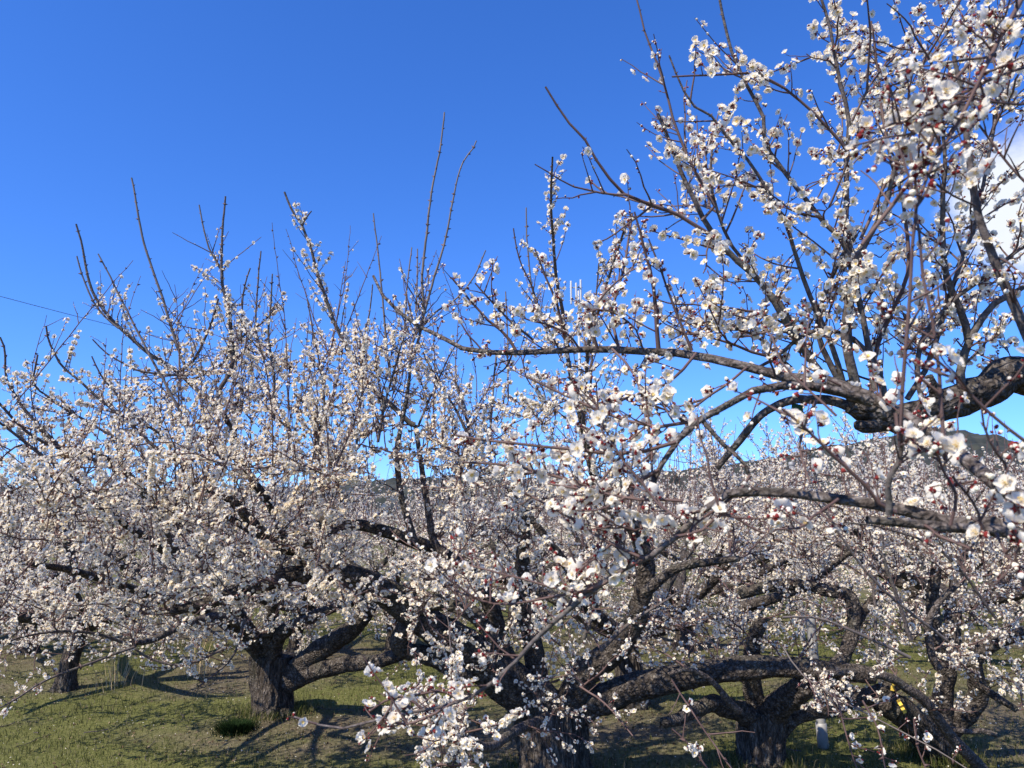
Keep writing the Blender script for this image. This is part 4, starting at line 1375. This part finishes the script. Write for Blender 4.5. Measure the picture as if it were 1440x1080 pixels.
def flakes(name, n, size, mat, fn=None):
    P = scatter(n, -9, 9, 3.4, 12.5, fn)
    V = np.array([(-.5, 0, 0), (-.1, -.36, .12), (.5, 0, .05), (.05, .36, .14)])
    A = unit(np.column_stack((rng.normal(size=(n, 2)) * .45, np.ones(n))))
    P[:, 2] += .006
    mb = MB()
    stamp(mb, (V, np.array([(0, 1, 2), (0, 2, 3)]), np.zeros(2, int)), P, frames(A), size * rng.uniform(.5, 1.3, n))
    tag(mb.build(name, [mat], smooth=False), kind='stuff')


flakes('fallen_petals', 6500, .011, M['petal'])
M['dead_leaf'] = leaf_mat('dead_leaf', [(0, (0.05, 0.033, 0.022)), (.6, (0.13, 0.09, 0.055)), (1, (0.28, 0.22, 0.15))], .1)
flakes('leaf_litter', 22000, .021, M['dead_leaf'], lambda x, y: max(.08, 1.1 - grassiness(x, y) * 1.2))


# prunings lying about on the turf
P = scatter(170, -8, 8, 3.8, 11)
n = len(P)
a = rng.uniform(0, 6.283, n)
ln = rng.uniform(.06, .34, n)
s_ = np.linspace(-.5, .5, 6)
C_ = P[:, None] + np.column_stack((np.cos(a), np.sin(a), np.zeros(n)))[:, None] * (ln[:, None] * s_[None])[:, :, None]
C_ += rng.normal(size=C_.shape) * .004
C_[:, :, 2] = P[:, None, 2] + .008 + np.abs(rng.normal(size=(n, 6))) * .004
mb = MB()
tubes(mb, C_, np.repeat(rng.uniform(.0016, .0042, n)[:, None], 6, 1), 5)
tag(mb.build('fallen_twigs', [M['branch']]), kind='stuff')


def tuft(name, label, cat, base, n, spread, h, w, lean, mat, group=None):
    r = empty(name, base, label, cat, group)
    P = np.column_stack((rng.normal(size=(n, 2)) * spread, np.zeros(n)))
    P[:, 2] = -.01
    a = np.arctan2(P[:, 1], P[:, 0]) + rng.normal(size=n) * .5
    mb = MB()
    segs = 5
    s = np.linspace(0, 1, segs)
    hh = h * rng.uniform(.55, 1.1, n)
    ln = lean * rng.uniform(.3, 1.0, n)
    d = np.column_stack((np.cos(a), np.sin(a), np.zeros(n)))
    C = P[:, None] + d[:, None] * (ln * hh)[:, None, None] * (s ** 1.6)[None, :, None] + np.array((0, 0, 1.0)) * hh[:, None, None] * (s - .45 * np.minimum(ln, 1.4)[:, None] * s ** 2.4)[:, :, None]
    side = np.cross(d, (0, 0, 1.0))[:, None] * (w * (1 - s) ** .6 + .0003)[None, :, None]
    V = np.stack((C - side, C + side), 2)
    idx = np.arange(n * segs * 2).reshape(n, segs, 2)
    q = np.stack((idx[:, :-1, 0], idx[:, :-1, 1], idx[:, 1:, 1], idx[:, 1:, 0]), -1).reshape(-1, 4)
    mb.add(V, quads=q)
    tag(mb.build('blades', [mat], r, False), kind='stuff')
    return r


dark_green = leaf_mat('tuft_leaf', [(0, (0.006, 0.014, 0.006)), (1, (0.022, 0.040, 0.014))], .1)
straw = leaf_mat('straw', [(0, (0.34, 0.25, 0.13)), (1, (0.62, 0.49, 0.30))], .2)
tuft('grass_tuft', 'small dark green clump of fine leaves on the turf before the left tree', 'grass clump', base_at(330, 1028, 5.47), 1500, .056, .092, .003, .85, dark_green)
tuft('dry_grass_clump', 'tall clump of dry straw-coloured stems beside the slim trunk at left', 'grass clump', base_at(164, 966, 6.9), 34, .10, .46, .003, .6, straw)
tuft('dry_grass_clump', 'smaller faded clump of dry stems just left of the furrowed trunk', 'grass clump', base_at(278, 950, 7.4), 40, .07, .42, .0035, .6, straw)

# ------------------------------------------------------------------ grey steel props and other small things
M['steel'] = simple('galvanised_steel', (0.25, 0.245, 0.235), 0.6, 0.2, 12, (0.36, 0.35, 0.335))
M['plastic_green'] = simple('green_board', (0.012, 0.085, 0.035), 0.5, 0, 6, (0.018, 0.11, 0.045))
M['yellow'] = simple('yellow_tape', (0.72, 0.47, 0.05), 0.5, 0, 30, (0.80, 0.56, 0.10))
M['white_paint'] = simple('white_paint', (0.46, 0.46, 0.45), 0.5)
M['cable'] = simple('black_cable', (0.02, 0.02, 0.02), 0.6)


def lathe(mb, rows, k=20, org=(0, 0, 0)):
    """rows of (radius, z)"""
    th = np.arange(k) * 2 * math.pi / k
    V = np.array([[(r * math.cos(a), r * math.sin(a), z) for a in th] for r, z in rows]) + np.asarray(org)
    idx = np.arange(len(rows) * k).reshape(len(rows), k)
    nx = np.roll(idx, -1, axis=1)
    mb.add(V, quads=np.stack((idx[:-1], nx[:-1], nx[1:], idx[1:]), -1).reshape(-1, 4))


def box(mb, c, sx, sy, sz, rot=None, bevel=.08):
    b = min(sx, sy, sz) * bevel
    V = []
    for x in (-1, 1):
        for y in (-1, 1):
            for z in (-1, 1):
                V.append((x * sx / 2, y * sy / 2, z * sz / 2))
    V = np.array(V)
    if rot is not None:
        V = V @ np.array(rot).T
    mb.add(V + np.asarray(c), quads=[(0, 1, 3, 2), (4, 6, 7, 5), (0, 4, 5, 1), (2, 3, 7, 6), (0, 2, 6, 4), (1, 5, 7, 3)])


b0 = base_at(1158, 1052, 5.08)
r = empty('support_post', b0, 'grey steel prop post standing in the turf between the two right-hand trunks', 'post')
h = .86
r.rotation_euler = (0, R(-2.2), 0)
mb = MB(); lathe(mb, [(.031, -.1), (.031, h)]); mb.build('pipe', [M['steel']], r)
mb = MB(); lathe(mb, [(.036, h - .05), (.038, h - .045), (.038, h + .006), (.034, h + .012), (.0, h + .014)]); mb.build('cap', [M['steel']], r)
mb = MB(); lathe(mb, [(.031, .0), (.037, .004), (.037, .16), (.031, .165)]); mb.build('sleeve', [M['steel']], r)

b0 = base_at(1129, 901, 9.4)
r = empty('post', b0, 'slender pale grey pole standing farther back among blossoming trees, right of centre', 'post')
top = 1.6 + (722 - 648) / FPX * 9.4 - b0[2]
mb = MB(); lathe(mb, [(.034, -.1), (.034, top)]); mb.build('pipe', [M['steel']], r)
mb = MB(); lathe(mb, [(.034, top - .04), (.04, top - .035), (.04, top + .004), (.03, top + .014), (0, top + .016)]); mb.build('cap', [M['steel']], r)
for z in (-.75, -.35):
    mb = MB()
    lathe(mb, [(.035, z + top - .015), (.041, z + top - .012), (.041, z + top + .012), (.035, z + top + .015)])
    mb.build('clamp', [M['steel']], r)

tp = at(1121, 563, 2.02)
r = empty('green_tag', tp, 'two-piece green plastic tag hanging under the dark bough at right', 'tag')
for cx_, cy_, w_, h_, rot in ((1121, 574, .036, .022, 8), (1126, 586, .030, .024, -14)):
    mb = MB()
    box(mb, at(cx_, cy_, 2.02) - tp, w_, .0025, h_, Matrix.Rotation(R(rot), 3, 'Y') @ Matrix.Rotation(R(20), 3, 'Z'))
    mb.build('plate', [M['plastic_green']], r, False)
mb = MB()
P = np.array([at(1121, 560, 2.02), at(1121, 568, 2.02), at(1123, 578, 2.021), at(1125, 583, 2.021)]) - tp
tubes(mb, P[None], np.full((1, 4), .0009), 5)
mb.build('string', [M['twig']], r)

# yellow tag hung from the leaning tree
tp = at(1256, 958, 4.86)
r = empty('yellow_tag', tp, 'yellow plastic tag dangling on a string from the leaning tree at right', 'tag')
mb = MB()
P = (np.array([at(1256, 958, 4.86), at(1258, 966, 4.85), at(1262, 980, 4.85), at(1264, 986, 4.85)]) - tp)
tubes(mb, P[None], np.full((1, 4), .0015), 5)
P2 = np.array([at(1273, 1003, 4.85), at(1276, 1020, 4.85), at(1279, 1038, 4.85)]) - tp
tubes(mb, P2[None], np.full((1, 3), .0015), 5)
mb.build('string', [M['twig']], r)
mb = MB()
pa, pb = at(1263, 984, 4.85) - tp, at(1273, 1003, 4.85) - tp
C = np.linspace(pa, pb, 6)
C[:, 1] += np.array((0, .006, -.004, .005, -.003, 0))
ax = unit(pb - pa)
sd = np.cross(ax, (0, 1.0, 0)) * .011
nr = np.array((0, .0012, 0))
V = np.stack((C - sd - nr, C + sd - nr, C + sd + nr, C - sd + nr), 1).reshape(-1, 3)
idx = np.arange(24).reshape(6, 4)
nx = np.roll(idx, -1, axis=1)
mb.add(V, quads=np.concatenate((np.stack((idx[:-1], nx[:-1], nx[1:], idx[1:]), -1).reshape(-1, 4), [(3, 2, 1, 0), (20, 21, 22, 23)])))
mb.build('strip', [M['yellow']], r, False)
mb = MB()
box(mb, at(1255.5, 966, 4.86) - tp, .022, .003, .045, Matrix.Rotation(R(12), 3, 'Y'))
mb.build('strip', [M['yellow']], r, False)

# far white telecommunication mast and the wire strung to it
dm = 42.0
b0 = at(819, 760, dm)
b0[2] = 0.0
r = empty('antenna_mast', b0, 'distant white pole with three upright panel antennas, half hidden by blossoms', 'antenna mast')
ht = lambda py: 1.6 + (722 - py) / FPX * dm
mb = MB(); lathe(mb, [(.10, -.3), (.075, ht(432)), (.05, ht(430)), (.05, ht(400)), (0, ht(399))], 16); mb.build('pole', [M['white_paint']], r)
for px, ya, yb in ((808, 388, 424), (815, 392, 428), (822, 386, 426)):
    x = (px - 819) / FPX * dm
    mb = MB(); lathe(mb, [(0, ht(yb)), (.05, ht(yb) + .02), (.058, ht(yb) + .06), (.058, ht(ya) - .06), (.05, ht(ya) - .02), (0, ht(ya))], 12, (x, -.16 if px != 815 else -.3, 0)); mb.build('antenna', [M['white_paint']], r)
mb = MB()
for py in (398, 418):
    box(mb, (-.16, -.1, ht(py)), .75, .06, .05)
    box(mb, (0, -.2, ht(py) + .05), .05, .3, .04)
mb.build('bracket', [M['steel']], r)
w0, w1 = at(-120, 384, 26.0), np.array((b0[0], b0[1], 1.6 + (722 - 590) / FPX * dm))
s_ = np.linspace(0, 1, 40)[:, None]
P = w0 * (1 - s_) + w1 * s_
P[:, 2] -= .55 * 4 * (s_ * (1 - s_))[:, 0]
mb = MB()
tubes(mb, P[None], np.full((1, 40), .011), 6)
tag(mb.build('power_line', [M['cable']]), 'thin dark overhead wire crossing the blue sky behind the left tree', 'wire')
